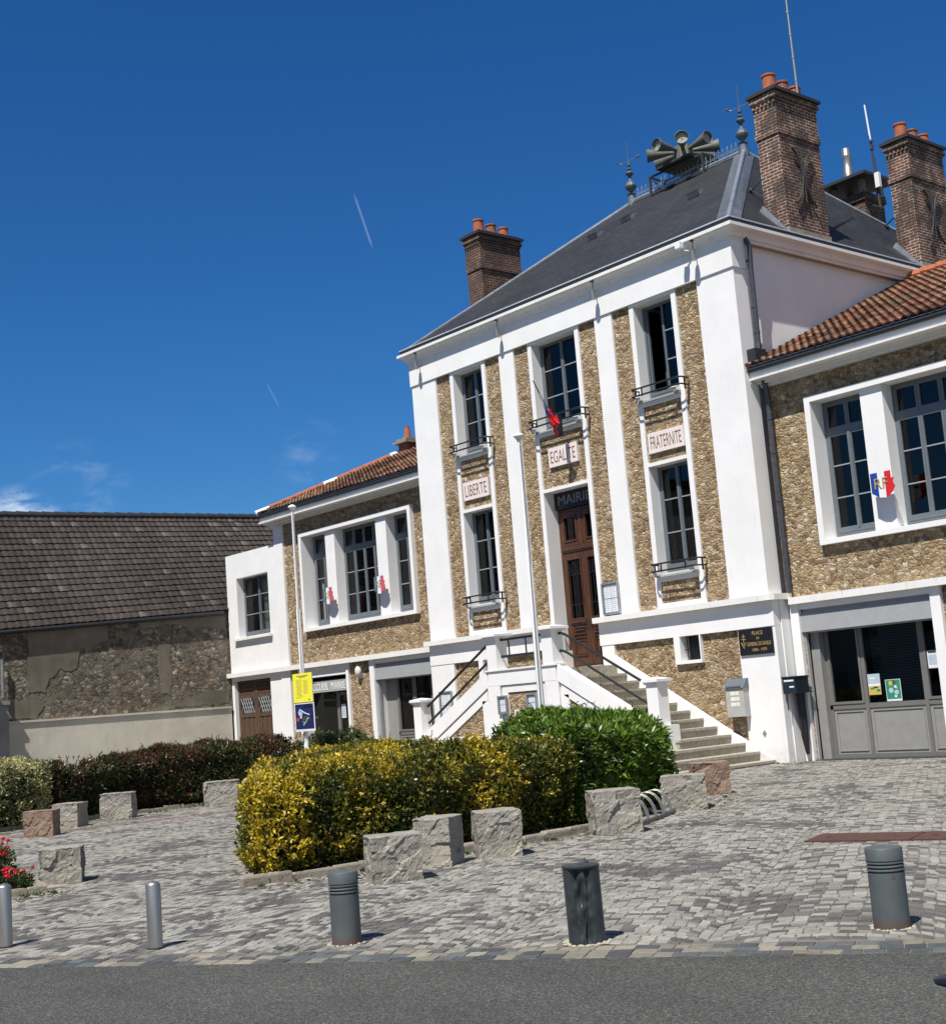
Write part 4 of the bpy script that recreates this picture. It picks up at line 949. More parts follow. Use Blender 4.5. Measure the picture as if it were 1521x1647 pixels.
m = MB(); blobs(m, 1.37, 1.64, 1.2, 1.6, 0.832, [('ink_green', 0.3, 0.3, 0.05, 0.4), ('ink', 0.6, 0.35, 0.06, 0.3), ('paper_white', 0.4, 0.8, 0.07, 0.25), ('ink_green', 0.8, 0.2, 0.05, 0.5)]); m.build('print', None, o)
o = poster(1.75, 2.08, 1.06, 1.47, 0.835, 'green flower poster in the middle of the shopfront glass', [('ink_green', 0.03, 0.97, 0.10, 0.98)])
m = MB(); blobs(m, 1.75, 2.08, 1.06, 1.47, 0.831, [('ink_ochre', 0.35, 0.82, 0.045, 1), ('stem_brown', 0.58, 0.85, 0.035, 1), ('paper_white', 0.65, 0.66, 0.03, 0.9), ('ink_pale', 0.35, 0.5, 0.05, 1), ('ink_pale', 0.7, 0.4, 0.05, 0.9), ('paper_white', 0.62, 0.22, 0.03, 0.8), ('ink_ochre', 0.75, 0.6, 0.02, 1)]); m.build('print', None, o)
poster(2.72, 2.93, 1.62, 1.95, 0.835, 'small white notice on the right pane of the shopfront', [('ink', 0.1, 0.9, 0.85, 0.97), ('ink_pale', 0.1, 0.9, 0.2, 0.75)])
# left wing ground floor
q = MB(); a, b = XL(3.36), XL(3.15); q.box(a, b, 0.46, 0.9, 0, 3.10); q.box(XL(0.2), XL(0.0), 0.46, 0.9, 0, 3.1); q.box(XL(3.15), XL(0.2), 0.50, 0.9, 2.98, 3.10); q.box(XL(4.45)-0.02, XL(3.36), 0.49, 0.6, 0, 0.88)
q.box(XL(4.55), XL(4.43), 0.47, 0.9, 0.0, 3.10); q.box(XL(7.08), XL(6.97), 0.47, 0.9, 0, 3.1); q.box(XL(6.97), XL(4.55), 0.50, 0.9, 2.80, 3.10)
q.box(XL(8.05), XL(7.55), 0.48, 0.6, 0, 7.62); q.build('door_surround', 'white_render', LW)
shutter_bay(LW, XL, 0.20, 3.15)
q = MB(); y = 0.84; x0, x1 = XL(3.13), XL(0.22); q.box(x0, x0+0.5, y, y+0.05, 0, 2.9); q.build('reveal', 'shop_panel', LW); shopfront(LW, x0+0.5, x1, (x0+1.35, x0+2.1), y)
q = MB(); x0, x1 = XL(6.97), XL(4.55); q.box(x0, x1, 0.54, 0.60, 2.34, 2.66); sg = q.build('reception_sign', 'shutter_grey', None); tag(sg, 'grey fascia board reading ACCUEIL MAIRIE over the reception doorway', 'sign')
text_mesh('lettering', 'ACCUEIL  MAIRIE', -16.90, 2.50, 1.88, 0.21, 0.538, 'letter_white', sg)
q = MB().mat('shop_grey'); y = 0.84; ring(q, x0, x1, 0.0, 2.7, 0.07, y, y+0.08); q.box(x0+1.35, x0+1.42, y-0.01, y+0.08, 0.05, 2.63); ring(q, x0+1.43, x1-0.075, 0.06, 2.3, 0.09, y-0.03, y+0.04); q.box(x0+1.52, x1-0.16, y-0.02, y+0.03, 0.95, 1.05)
q.mat('letter_white'); q.tube([(x1-0.13, y-0.09, 1.0), (x1-0.13, y-0.09, 1.5)], 0.012, 6); dr = q.build('glazed_door', None, LW)
g = MB(); g.quad((x0+0.07, y+0.03, 0.07), (x1-0.07, y+0.03, 0.07), (x1-0.07, y+0.03, 2.63), (x0+0.07, y+0.03, 2.63)); g.build('glass', 'window_glass', dr)
poster(x0+1.62, x0+1.84, 1.55, 1.95, y-0.045, 'white notice sheet on the reception door glass', [('ink_pale', 0.1, 0.9, 0.1, 0.9)])
poster(x0+1.55, x0+1.95, 0.45, 0.8, y-0.045, 'pale blue notice low on the reception door', [('ink_pale', 0.05, 0.95, 0.05, 0.95)])
# bulkhead lamp
q = MB().mat('lamp_glass'); q.sphere((-15.15, 0.46, 2.82), 0.12, 1, 0.8, 1.35); lampo = q.build('wall_lamp', None, None, smooth=True); tag(lampo, 'round white bulkhead lamp between reception doorway and roller shutter', 'lamp')
q = MB(); q.box(-15.22, -15.08, 0.50, 0.56, 2.62, 2.98); q.build('lamp_base', 'white_paint', lampo)
# small left chimney on the wing roof
q = MB().mat('chimney_brick_red'); q.box(-17.15, -16.70, 4.0, 4.45, 9.2, 10.02); q.mat('kerb_stone'); q.box(-17.28, -16.57, 3.87, 4.58, 10.02, 10.10); q.box(-17.2, -16.65, 3.95, 4.5, 10.10, 10.18)
o = q.build('chimney', None, LW); q = MB(); q.lathe((-16.9, 4.2, 10.18), [(0.12, 0), (0.11, 0.1), (0.085, 0.36), (0.09, 0.38)], 12); q.build('chimney_pot', 'terracotta', o)
emblem(True, 2.58, 5.10, 0.25, 'blue white and red RF shield on the pier of the right wing window', False)
emblem(False, -16.18, 5.10, 0.28, 'RF shield on the left pier of the left wing window', True)
emblem(False, -13.62, 5.12, 0.28, 'RF shield on the right pier of the left wing window', True)
# ------------------------------------------------------------ white annex
def annex():
    T = thing('white_annex', 'small flat-topped white annex with one curtained window above old brown garage doors', 'building', (-20.8, 0.5, 0)); Y = 0.5
    w = MB(); wall_holes(w, -22.35, -19.30, 3.2, 7.07, Y, 0.3, [(-21.75, -19.78, 4.33, 6.28)]); w.box(-22.35, -22.1, Y+0.3, 4.0, 0, 7.07); w.box(-22.1, -19.3, 3.8, 4.0, 0, 7.07); w.build('wall', 'white_render', T)
    w = MB(); wall_holes(w, -22.35, -19.30, 0, 3.2, Y, 0.3, [(-22.2, -19.98, 0, 2.97)]); w.build('wall', 'white_render', T)
    w = MB(); w.box(-22.1, -19.3, 0.8, 3.8, 6.9, 7.0); w.box(-22.1, -19.3, 0.8, 3.8, 3.1, 3.2); w.build('roof', 'zinc', T)
    w = MB(); w.box(-21.95, -19.68, 0.38, 0.52, 4.25, 4.33); w.box(-21.74, -19.79, 0.52, 0.8, 4.25, 4.335); w.build('window_sill', 'white_ledge', T)
    w = MB(); ring(w, -21.75, -19.78, 4.335, 6.28, 0.02, 0.503, 0.8); w.build('window_reveal', 'white_render', T)
    window(T, -21.73, -19.80, 4.36, 6.26, 0.76, gmat='clear_glass')
    c = MB(); n = 24
    for k in range(n):
        x = -21.02+0.62*k/n; x2 = -21.02+0.62*(k+1)/n; f = lambda t: 0.93+0.035*math.sin(t*40)
        pin = lambda z: 1-0.55*math.exp(-((z-5.35)/0.35)**2)
        zs = np.linspace(4.4, 6.25, 10)
        for a, b in zip(zs[:-1], zs[1:]):
            cx = -20.48; g = lambda xx, z: cx+(xx-cx)*pin(z)
            c.quad((g(x, a), f(x), a), (g(x2, a), f(x2), a), (g(x2, b), f(x2), b), (g(x, b), f(x), b))
    c.build('curtain', 'curtain', T)
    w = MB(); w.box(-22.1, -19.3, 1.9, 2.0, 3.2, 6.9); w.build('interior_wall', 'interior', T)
    for k in (0, 1):
        a = -22.19+k*1.105; b = a+1.10; q = MB(); y = 0.62
        q.box(a, a+0.12, y, y+0.06, 0, 2.96); q.box(b-0.12, b, y, y+0.06, 0, 2.96); q.box(a+0.12, b-0.12, y, y+0.06, 2.86, 2.96); q.box(a+0.12, b-0.12, y, y+0.06, 1.80, 1.92)
        for s in range(4): q.box(a+0.12, b-0.12, y+0.01+0.012*(s % 2), y+0.04, 2.42+0.11*s, 2.52+0.11*s)
        for s in range(6): q.box(a+0.12+s*0.143, a+0.115+(s+1)*0.143, y+0.015+0.01*(s % 2), y+0.05, 0, 1.80)
        leaf = q.build('garage_door', 'old_wood', T)
        q = MB(); 
        for s in range(7):
            xx = a+0.12+s*0.14
            if xx+0.25 < b-0.1: q.tube([(xx, y+0.02, 1.93), (xx+0.25, y+0.02, 2.42)], 0.012, 5); q.tube([(xx+0.25, y+0.02, 1.93), (xx, y+0.02, 2.42)], 0.012, 5)
        q.build('lattice', 'shutter_grey', leaf)
        q = MB(); q.quad((a+0.12, y+0.045, 1.92), (b-0.12, y+0.045, 1.92), (b-0.12, y+0.045, 2.42), (a+0.12, y+0.045, 2.42)); q.build('glass', 'window_glass', leaf)
annex()
# ------------------------------------------------------------ barn on the left
def barn():
    T = thing('stone_barn', 'old rubble stone barn with patched render and long dark tiled roof at the left', 'barn', (-22.5, -5, 0))
    X = -22.42; zt = lambda y: 5.30+(y-0.44)*0.06
    w = MB(); w.add([(X, -16, 0), (X, 9, 0), (X, 9, zt(9)), (X, -16, zt(-16)), (X-6.5, -16, 0), (X-6.5, 9, 0), (X-6.5, 9, zt(9)), (X-6.5, -16, zt(-16)), (X-3.1, -16, 8.6), (X-3.1, 9, 9.0)],
                    [(0, 1, 2, 3), (5, 4, 7, 6), (4, 0, 3, 8, 7), (1, 5, 6, 9, 2)]); w.build('rubble_wall', 'barn_rubble', T)
    A, B = (-22.33, -16, zt(-16)+0.02), (-22.33, 9, zt(9)+0.02); D, C2 = (-25.5, -16, 8.58), (-25.5, 9, 9.05)
    roof = tile_roof('roof', T, A, B, C2, D, 0.22, 0.30, 0.026, 0.036, tile_dark, None, 9)
    dk = MB(); o = Vector((0, 0, -0.07)); dk.quad(*[Vector(p)+o for p in (A, B, C2, D)]); dk.quad(Vector(D)+o, Vector(C2)+o, Vector((-29, 9, 5.3)), Vector((-29, -16, 4.3))); dk.build('roof_deck', 'slate', T)
    h = MB().mat('iron_dark'); n = 58
    for k in range(n): a = Vector(D).lerp(Vector(C2), k/n); b = Vector(D).lerp(Vector(C2), (k+1.06)/n); h.tube([a+Vector((0, 0, 0.03)), b+Vector((0, 0, 0.02))], [0.13, 0.11], 8)
    h.build('ridge_tiles', None, roof)
    g = MB(); g.tube([(-22.31, -16, zt(-16)-0.06), (-22.31, 0.3, zt(0.3)-0.06)], 0.065, 8); g.build('gutter', 'gutter_dark', T)
    # smooth patches of old render, irregular outlines
    def patch(pts, mat, th, seed, name='render_patch'):
        rnd = random.Random(seed); out = []
        for (a, b) in zip(pts, pts[1:]+pts[:1]):
            n = max(1, int(math.hypot(b[0]-a[0], b[1]-a[1])/0.12))
            for k in range(n): out.append((a[0]+(b[0]-a[0])*k/n+rnd.uniform(-0.035, 0.035), a[1]+(b[1]-a[1])*k/n+rnd.uniform(-0.035, 0.035)))
        m = MB(); n = len(out); m.add([(X+0.004, y, z) for y, z in out]+[(X+th, y, z) for y, z in out], [tuple(range(n, 2*n))]+[(i, (i+1) % n, n+(i+1) % n, n+i) for i in range(n)])
        o = m.build(name, mat, T); bpy.context.view_layer.objects.active = o
    patch([(-6.2, 4.78), (-3.7, 4.93), (-3.72, 4.45), (-4.6, 4.2), (-4.72, 3.7), (-4.9, 3.55), (-5.25, 3.65), (-5.6, 3.35), (-5.75, 3.0), (-6.25, 3.0)], 'barn_patch', 0.012, 1)
    patch([(-0.9, 5.1), (0.4, 5.15), (0.4, 4.75), (-0.9, 4.8), (-1.6, 4.9), (-2.6, 4.8), (-2.6, 4.98)], 'barn_patch', 0.011, 2)
    patch([(-1.55, 2.3), (0.4, 2.3), (0.4, 2.65), (-0.2, 2.75), (-0.9, 2.55), (-1.5, 2.5)], 'barn_patch', 0.012, 3)
    patch([(-2.0, 4.3), (-1.65, 4.3), (-1.6, 3.2), (-1.7, 2.7), (-1.95, 2.75), (-2.05, 3.5)], 'barn_patch', 0.011, 4)
    patch([(-6.9, 2.25), (-6.0, 2.25), (-5.8, 2.6), (-6.1, 3.0), (-6.5, 2.75), (-6.9, 2.9)], 'barn_patch', 0.012, 6)
    b = MB(); b.box(X, X+0.10, -14, 0.42, 0, 2.14); b.box(X, X+0.14, -14, 0.42, 2.14, 2.20); b.build('cement_band', 'barn_cement', T)
    w = MB(); w.box(-22.28, -22.12, -7.7, -6.96, 0, 2.68); w.box(-22.30, -22.08, -7.75, -6.92, 2.68, 2.80); o = w.build('gate_pillar', 'grey_post', None); tag(o, 'grey rendered pillar with cap against the barn at the very left edge', 'pillar')
    N = thing('neighbouring_house', 'plain rendered house just outside the picture to the left, its shadow crossing the barn base', 'house', (-18, -13, 0)); w = MB(); w.box(-22.2, -14, -16, -10.6, 0, 8.4); w.build('wall', 'old_render', N); w = MB(); w.prism_xy([(-22.25, -16.2), (-13.8, -16.2), (-13.8, -10.5), (-22.25, -10.5)], 8.4, 8.75); w.build('roof', 'slate', N)
    w = MB(); w.tube([(-22.3, -7.05, 2.9), (-22.3, -7.05, 4.0)], 0.04, 8); w.build('downpipe', 'zinc', T)
barn()
# ------------------------------------------------------------ rooftop siren and masts
def siren():
    c = Vector((-5.62, 5.5, 15.35)); T = thing('warning_siren', 'grey-green ring of horn loudspeakers on a platform over the roof ridge', 'siren', (c.x, c.y, 15.1))
    q = MB(); x0, x1 = -6.62, -4.75
    for yy in (5.2, 5.8):
        q.box(x0, x1, yy-0.02, yy+0.02, 15.40, 15.45); q.box(x0, x1, yy-0.02, yy+0.02, 14.92, 14.96)
        for xx in (x0, x1): q.box(xx-0.025, xx+0.025, yy-0.025, yy+0.025, 14.85, 15.45)
        q.tube([(x0, yy, 15.4), (x0+0.45, yy, 14.95)], 0.014, 5); q.tube([(x1, yy, 15.4), (x1-0.45, yy, 14.95)], 0.014, 5)
    for xx in (x0, x1): q.box(xx-0.02, xx+0.02, 5.2, 5.8, 15.40, 15.45)
    q.box(-6.2, -5.0, 4.98, 6.02, 15.45, 15.50); q.build('platform', 'iron_dark', T)
    q = MB(); n = 8; vs = []
    for z, r in ((15.50, 0.40), (15.56, 0.40), (15.60, 0.30), (15.98, 0.27), (16.02, 0.14)):
        vs += [(c.x+r*math.cos(2*math.pi*(k+0.5)/n), c.y+r*math.sin(2*math.pi*(k+0.5)/n), z) for k in range(n)]
    fs = [(i*n+k, i*n+(k+1) % n, (i+1)*n+(k+1) % n, (i+1)*n+k) for i in range(4) for k in range(n)]+[tuple(range(4*n, 5*n))]
    q.add(vs, fs); q.build('housing', 'siren_green', T)
    a0 = math.atan2(-27.5, 22.6)
    for k in range(8):
        a = a0+k*math.pi/4; d = Vector((math.cos(a), math.sin(a), 0.03)).normalized(); z0 = 15.86
        q = MB(); B0 = Vector((c.x, c.y, z0))
        for (t0, t1, r0, r1) in ((0.16, 0.34, 0.05, 0.055), (0.34, 0.90, 0.055, 0.165), (0.90, 0.96, 0.165, 0.185), (0.96, 0.965, 0.185, 0.175), (0.965, 0.88, 0.175, 0.155)): q.cone(B0+d*t0, B0+d*t1, r0, r1, 20, False)
        hn = q.build('horn', 'siren_green', T, smooth=False)
        q = MB(); q.cone(Vector((c.x, c.y, z0))+d*0.87, Vector((c.x, c.y, z0))+d*0.875, 0.158, 0.158, 18); q.cone(Vector((c.x, c.y, z0))+d*0.875, Vector((c.x, c.y, z0))+d*0.905, 0.02, 0.012, 8); q.build('horn_face', 'siren_face', hn)
siren()
q = MB(); b = Vector((-0.12, 3.0, 14.4)); q.tube([b, b+Vector((-0.01, 0, 1.6)), b+Vector((-0.015, 0, 3.2)), b+Vector((-0.03, 0, 6.0))], [0.03, 0.026, 0.02, 0.012], 8); [q.cone(b+Vector((-0.005*k, 0, k*0.55)), b+Vector((-0.005*k, 0, k*0.55+0.05)), 0.036, 0.036, 8) for k in range(1, 7)]
tag(q.build('roof_mast', 'steel', None), 'tall thin whip mast rising from the large right chimney out of the picture', 'antenna')
T = thing('radio_antenna', 'slim radio antenna with small grey box on the rear chimney', 'antenna', (-2.12, 9.0, 13.6))
q = MB(); q.tube([(-2.1, 9, 13.6), (-2.13, 9, 15.1)], 0.04, 8); q.tube([(-2.12, 9, 13.75), (-1.95, 8.9, 13.65), (-2.4, 9.0, 13.9)], 0.02, 6); q.tube([(-2.12, 9, 14.0), (-1.95, 9, 13.98)], 0.02, 6); q.build('bracket', 'iron_dark', T)
q = MB(); q.tube([(-2.13, 9, 15.0), (-2.15, 9, 15.62), (-2.18, 9, 15.75)], 0.026, 6); [q.cone((-2.14, 9, z), (-2.14, 9, z+0.05), 0.05, 0.05, 8) for z in (15.35, 15.55)]; q.tube([(-2.2, 9, 15.4), (-2.05, 9, 15.45)], 0.015, 5); q.build('mount', 'iron_dark', T)
q = MB(); q.tube([(-2.15, 9, 15.6), (-2.20, 9, 16.62)], [0.025, 0.02], 8); q.build('aerial', 'white_paint', T)
q = MB(); q.box(-2.1, -1.97, 8.88, 8.98, 14.25, 14.65); q.build('equipment_box', 'white_paint', T)
# ------------------------------------------------------------ spotlights under the cornice
def spot(x, label):
    T = thing('wall_spotlight', label, 'spotlight', (x, -0.3, 10.7), 'small silver spotlights along the frieze')
    q = MB(); q.tube([(x, -0.19, 10.95), (x, -0.21, 10.72)], 0.014, 6); q.box(x-0.05, x+0.05, -0.23, -0.15, 10.925, 10.945); q.build('arm', 'pipe_dark', T)
    q = MB(); q.cone((x, -0.24, 10.72), (x-0.02, -0.20, 10.50), 0.055, 0.075, 14); q.build('spot_head', 'steel', T, smooth=False)
spot(-10.62, 'silver spotlight above the far left pilaster'); spot(-7.31, 'silver spotlight above the second pilaster, left of the flag window')
spot(-3.95, 'silver spotlight above the third pilaster, between flag window and right window'); spot(-0.95, 'silver spotlight near the right corner beside the white camera')
T = thing('security_camera', 'small white camera under the right end of the cornice', 'camera', (-1.2, -0.5, 10.9))
q = MB(); q.box(-1.27, -1.13, -0.40, -0.28, 10.82, 10.95); q.build('camera_body', 'white_paint', T); q = MB(); q.tube([(-1.2, -0.28, 10.88), (-1.2, -0.2, 10.8), (-1.0, -0.06, 10.75)], 0.015, 6); q.build('cable', 'white_ledge', T)
# ------------------------------------------------------------ boards, boxes, plaque
def notice_case(x0, x1, z0, z1, y, label, sheets=2):
    T = thing('notice_case', label, 'notice board', ((x0+x1)/2, y, z0), 'glazed notice cases on the town hall walls')
    q = MB(); ring(q, x0, x1, z0, z1, 0.035, y-0.05, y); q.box(x0+0.035, x1-0.035, y-0.012, y, z0+0.035, z1-0.035); q.build('frame', 'zinc', T)
    q = MB().mat('paper_white'); w = (x1-x0-0.1)/sheets
    for i in range(sheets):
        for j in range(2): q.box(x0+0.05+i*w+0.008, x0+0.05+(i+1)*w-0.008, y-0.016, y-0.013, z0+0.05+j*(z1-z0-0.1)/2+0.008, z0+0.05+(j+1)*(z1-z0-0.1)/2-0.008)
    q.mat('ink_pale')
    for i in range(sheets):
        zz = z0+0.1
        while zz < z1-0.1: q.box(x0+0.05+i*w+0.03, x0+0.05+(i+1)*w-0.04-random.random()*0.05, y-0.018, y-0.0165, zz, zz+0.012); zz += 0.045
    q.build('notice_sheet', None, T)
notice_case(-4.71, -4.19, 3.37, 4.09, -0.02, 'glazed notice case standing on the ledge right of the brown door')
notice_case(-10.88, -10.38, 1.30, 2.02, -0.02, 'glazed notice case behind the left handrail on the white base')
notice_case(-6.44, -6.14, 1.36, 1.77, -1.87, 'narrow notice case left of the number plate under the landing', 1)
notice_case(-5.48, -5.15, 1.36, 1.77, -1.87, 'narrow notice case right of the number plate under the landing', 1)
q = MB(); q.box(-5.98, -5.70, -1.835, -1.812, 1.27, 1.44); o = q.build('number_plate', 'curtain', None); tag(o, 'small cream plate reading 1876 on the stone under the landing', 'plaque'); text_mesh('lettering', '1876', -5.84, 1.355, 0.22, 0.11, -1.8351, 'letter_grey', o, 0.003)
q = MB(); q.box(-0.965, -0.115, -0.035, -0.012, 2.17, 2.69); pl = q.build('square_name_plaque', 'plaque_black', None); tag(pl, 'black stone plaque with gilded text naming the square at the right corner', 'plaque')
for (tx, cz, w, h, cx) in (('PLACE', 2.60, 0.27, 0.075, -0.48), ('DU', 2.495, 0.07, 0.05, -0.48), ('GENERAL DE GAULLE', 2.385, 0.60, 0.075, -0.46), ('1890 - 1970', 2.265, 0.36, 0.06, -0.46)):
    text_mesh('lettering', tx, cx, cz, w, h, -0.0355, 'gold', pl, 0.003)
q = MB(); y = -0.04
for (a, b, c, d) in ((-0.848, -0.834, 2.36, 2.60), (-0.885, -0.797, 2.545, 2.558), (-0.90, -0.782, 2.49, 2.503)): q.box(a, b, y, y+0.004, c, d)
q.tube([(-0.905, y, 2.43), (-0.84, y, 2.31), (-0.78, y, 2.43)], 0.007, 5); q.build('cross_mark', 'gold', pl)
T = thing('meter_box', 'pale grey wall box with angled lid above the right steps', 'utility box', (-1.1, -0.1, 0.95))
q = MB(); q.box(-1.34, -0.88, -0.17, 0.06, 0.96, 1.53); q.build('body', 'box_grey', T)
q = MB(); q.add([(-1.36, -0.20, 1.53), (-0.86, -0.20, 1.53), (-0.86, 0.06, 1.53), (-1.36, 0.06, 1.53), (-1.36, -0.05, 1.72), (-0.86, -0.05, 1.72), (-0.86, 0.06, 1.72), (-1.36, 0.06, 1.72)], [(0, 1, 5, 4), (1, 2, 6, 5), (2, 3, 7, 6), (3, 0, 4, 7), (4, 5, 6, 7), (3, 2, 1, 0)])
q.box(-1.30, -0.92, -0.21, -0.195, 1.56, 1.585); q.build('lid', 'frame_grey', T)
q = MB(); [q.box(-1.22+0.0*i, -1.08, -0.174, -0.17, z, z+0.075) for i, z in enumerate((1.17, 1.28, 1.39))]; [q.box(-1.07, -1.0, -0.174, -0.17, z, z+0.075) for z in (1.17, 1.28, 1.39)]; q.build('label_plate', 'curtain', T)
T = thing('mailbox', 'dark blue wall mailbox with white labels hung at the building corner', 'mailbox', (0.15, 0.2, 1.35))
q = MB(); q.box(-0.02, 0.29, 0.0, 0.42, 1.36, 1.66); q.box(-0.03, 0.30, -0.02, 0.43, 1.655, 1.68); q.box(-0.02, 0.33, 0.0, 0.5, 1.345, 1.36); q.build('body', 'mailbox_blue', T)
q = MB(); q.box(0.02, 0.25, -0.004, 0.0, 1.58, 1.615); q.box(0.14, 0.25, -0.004, 0.0, 1.46, 1.49); q.build('label_plate', 'letter_white', T)
q = MB(); [q.box(a, a+0.015, b, b+0.015, 1.02, 1.35) for a, b in ((0.02, 0.03), (0.24, 0.03))]; q.build('bracket', 'iron_black', T)
q = MB(); q.tube([(0.12, 0.34, 1.36), (0.13, 0.34, 0.5), (0.15, 0.34, 0.14)], [0.085, 0.075, 0.035], 10); tag(q.build('black_tapered_tube', 'iron_black', None), 'black tapering tube under the dark blue mailbox', 'pipe')  # black tube narrowing towards the ground below the mailbox
q = MB(); c = 0.055; q.add([(-0.59-c, -0.004, 0.59), (-0.59, -0.004, 0.59-1.4*c), (-0.59+c, -0.004, 0.59), (-0.59, -0.004, 0.59+1.4*c), (-0.59-c, 0.002, 0.59), (-0.59, 0.002, 0.59-1.4*c), (-0.59+c, 0.002, 0.59), (-0.59, 0.002, 0.59+1.4*c)], [(0, 1, 2, 3), (0, 4, 5, 1), (1, 5, 6, 2), (2, 6, 7, 3), (3, 7, 4, 0)])
tag(q.build('wall_vent', 'letter_grey', None), 'tiny grey diamond vent low on the white corner base', 'vent')
# ------------------------------------------------------------ flagpoles, flag
def flagpole(x, y, h, label, lean=(0, 0)):
    T = thing('flagpole', label, 'flagpole', (x, y, 0), 'white flagpoles before the town hall')
    q = MB(); q.tube([(x, y, 0), (x, y, h*0.36)], [0.055, 0.050], 18); q.tube([(x, y, h*0.36), (x, y, h*0.64), (x+lean[0]*0.6, y+lean[1]*0.6, h*0.645), (x+lean[0], y+lean[1], h)], [0.050, 0.043, 0.033, 0.028], 18); sharp(q.build('pole', 'white_paint', T), 40)
    q = MB(); q.lathe((x+lean[0], y+lean[1], h), [(0.04, -0.06), (0.06, -0.02), (0.085, 0.0), (0.09, 0.025), (0.06, 0.05), (0.01, 0.07)], 14); q.build('finial', 'white_paint', T, smooth=True)
    q = MB(); q.tube([(x+0.045, y-0.06, 1.2), (x+0.05, y-0.05, h*0.5), (x+lean[0]+0.04, y+lean[1]-0.03, h-0.1)], 0.006, 4); q.box(x-0.02, x+0.02, y-0.085, y-0.055, 1.15, 1.3); q.build('halyard', 'shutter_grey', T)
flagpole(-7.48, -6.34, 6.08, 'white flagpole behind the left hedges carrying two posters')
flagpole(0.89, -7.30, 5.86, 'tall white flagpole rising from the green shrub before the staircase')
X0, X1 = -7.73, -6.98; yy = -6.44
o = poster(X0+0.02, X1, 1.95, 2.55, yy, 'yellow printed poster on the left flagpole', [('ink', 0.2, 0.82, 0.90, 0.92), ('ink', 0.33, 0.68, 0.86, 0.88), ('ink', 0.78, 0.85, 0.05, 0.10)]+[('ink_ochre', 0.15+0.02*(i % 3), 0.40+0.03*((i*7) % 4), 0.15+0.042*i, 0.165+0.042*i) for i in range(16)]+[('ink_ochre', 0.55, 0.80-0.04*((i*5) % 3), 0.30+0.04*i, 0.315+0.04*i) for i in range(12)], mat='paper_yellow', group='posters fixed to the left flagpole')
o = poster(X0+0.04, X1+0.04, 1.35, 1.93, yy-0.01, 'dark blue illustrated poster below the yellow one on the left flagpole', [('ink_blue', 0.04, 0.96, 0.08, 0.97), ('ink_pale', 0.5, 0.85, 0.90, 0.93), ('ink_pale', 0.45, 0.92, 0.84, 0.865), ('paper_white', 0.05, 0.3, 0.92, 0.935)], group='posters fixed to the left flagpole')
m = MB(); blobs(m, X0+0.04, X1+0.04, 1.35, 1.93, yy-0.013, [('ink_pale', 0.30, 0.66, 0.085, 0.8), ('ink', 0.55, 0.45, 0.17, 0.35), ('ink_red', 0.16, 0.43, 0.05, 0.8), ('ink_green', 0.5, 0.33, 0.10, 0.35), ('paper_white', 0.33, 0.5, 0.045, 0.6)])
m.mat('ink_pale'); m.tube([(X0+0.38, yy-0.013, 1.47), (X0+0.46, yy-0.013, 1.53), (X0+0.56, yy-0.013, 1.62)], 0.02, 5); m.tube([(X0+0.25, yy-0.013, 1.80), (X0+0.45, yy-0.013, 1.72), (X0+0.62, yy-0.013, 1.68)], 0.015, 5); m.build('print', None, o)
q = MB(); q.box(X0+0.06, X1, yy+0.009, yy+0.022, 1.38, 2.52); [q.box(X0+0.2, X1-0.1, yy+0.022, yy+0.17, z, z+0.03) for z in (1.6, 2.3)]; tag(q.build('poster_board', 'shutter_grey', None), 'grey backing board strapped to the left flagpole behind the posters', 'board')
T = thing('furled_flag', 'furled tricolour flag leaning out over the middle window guard', 'flag', (-5.9, -0.3, 7.7))
A = Vector((-5.32, -0.30, 7.62)); 
tipd = raydir(857, 612); tt = (-1.25-CAM.y)/tipd.y; TIP = CAM+tipd*tt
q = MB(); q.tube([A, A.lerp(TIP, 0.5), TIP], [0.022, 0.018, 0.012], 8); q.build('flag_staff', 'iron_dark', T)
def cloth(p0, p1, r0, r1, mat, name, seed, n=14):
    rnd = random.Random(seed); q = MB(); m = 10; d = (p1-p0).normalized(); a = d.orthogonal().normalized(); b = d.cross(a); vs = []
    for i in range(m+1):
        t = i/m; c = p0.lerp(p1, t)+Vector((0, 0, -0.10*math.sin(t*math.pi))); r = r0+(r1-r0)*t
        for k in range(n):
            an = 2*math.pi*k/n; rr = r*(0.75+0.35*math.sin(3*an+t*5+seed)+rnd.uniform(-0.07, 0.07)); vs.append(c+(a*math.cos(an)+b*math.sin(an))*rr)
    q.add(vs, [(i*n+k, i*n+(k+1) % n, (i+1)*n+(k+1) % n, (i+1)*n+k) for i in range(m) for k in range(n)]+[tuple(range(n-1, -1, -1)), tuple(range(m*n, m*n+n))]); return q.build(name, mat, T)
cloth(A.lerp(TIP, 0.78), A.lerp(TIP, 0.42), 0.02, 0.045, 'flag_white', 'white_fabric', 1)
cloth(A.lerp(TIP, 0.66)+Vector((0.02, 0, -0.02)), A.lerp(TIP, 0.40)+Vector((0.02, 0, -0.05)), 0.015, 0.05, 'flag_blue', 'blue_fabric', 5)
cloth(A.lerp(TIP, 0.47)+Vector((0.03, 0, 0.0)), A.lerp(TIP, 0.27)+Vector((0.05, 0, -0.08)), 0.05, 0.105, 'flag_red', 'red_fabric', 2)
cloth(A.lerp(TIP, 0.33)+Vector((0.10, 0, -0.0)), A.lerp(TIP, 0.24)+Vector((0.22, 0, -0.02)), 0.07, 0.025, 'flag_red', 'red_fabric', 3)
cloth(A.lerp(TIP, 0.28)+Vector((0.04, 0, -0.05)), A.lerp(TIP, 0.20)+Vector((0.04, 0, -0.26)), 0.06, 0.02, 'flag_red', 'red_fabric', 6)
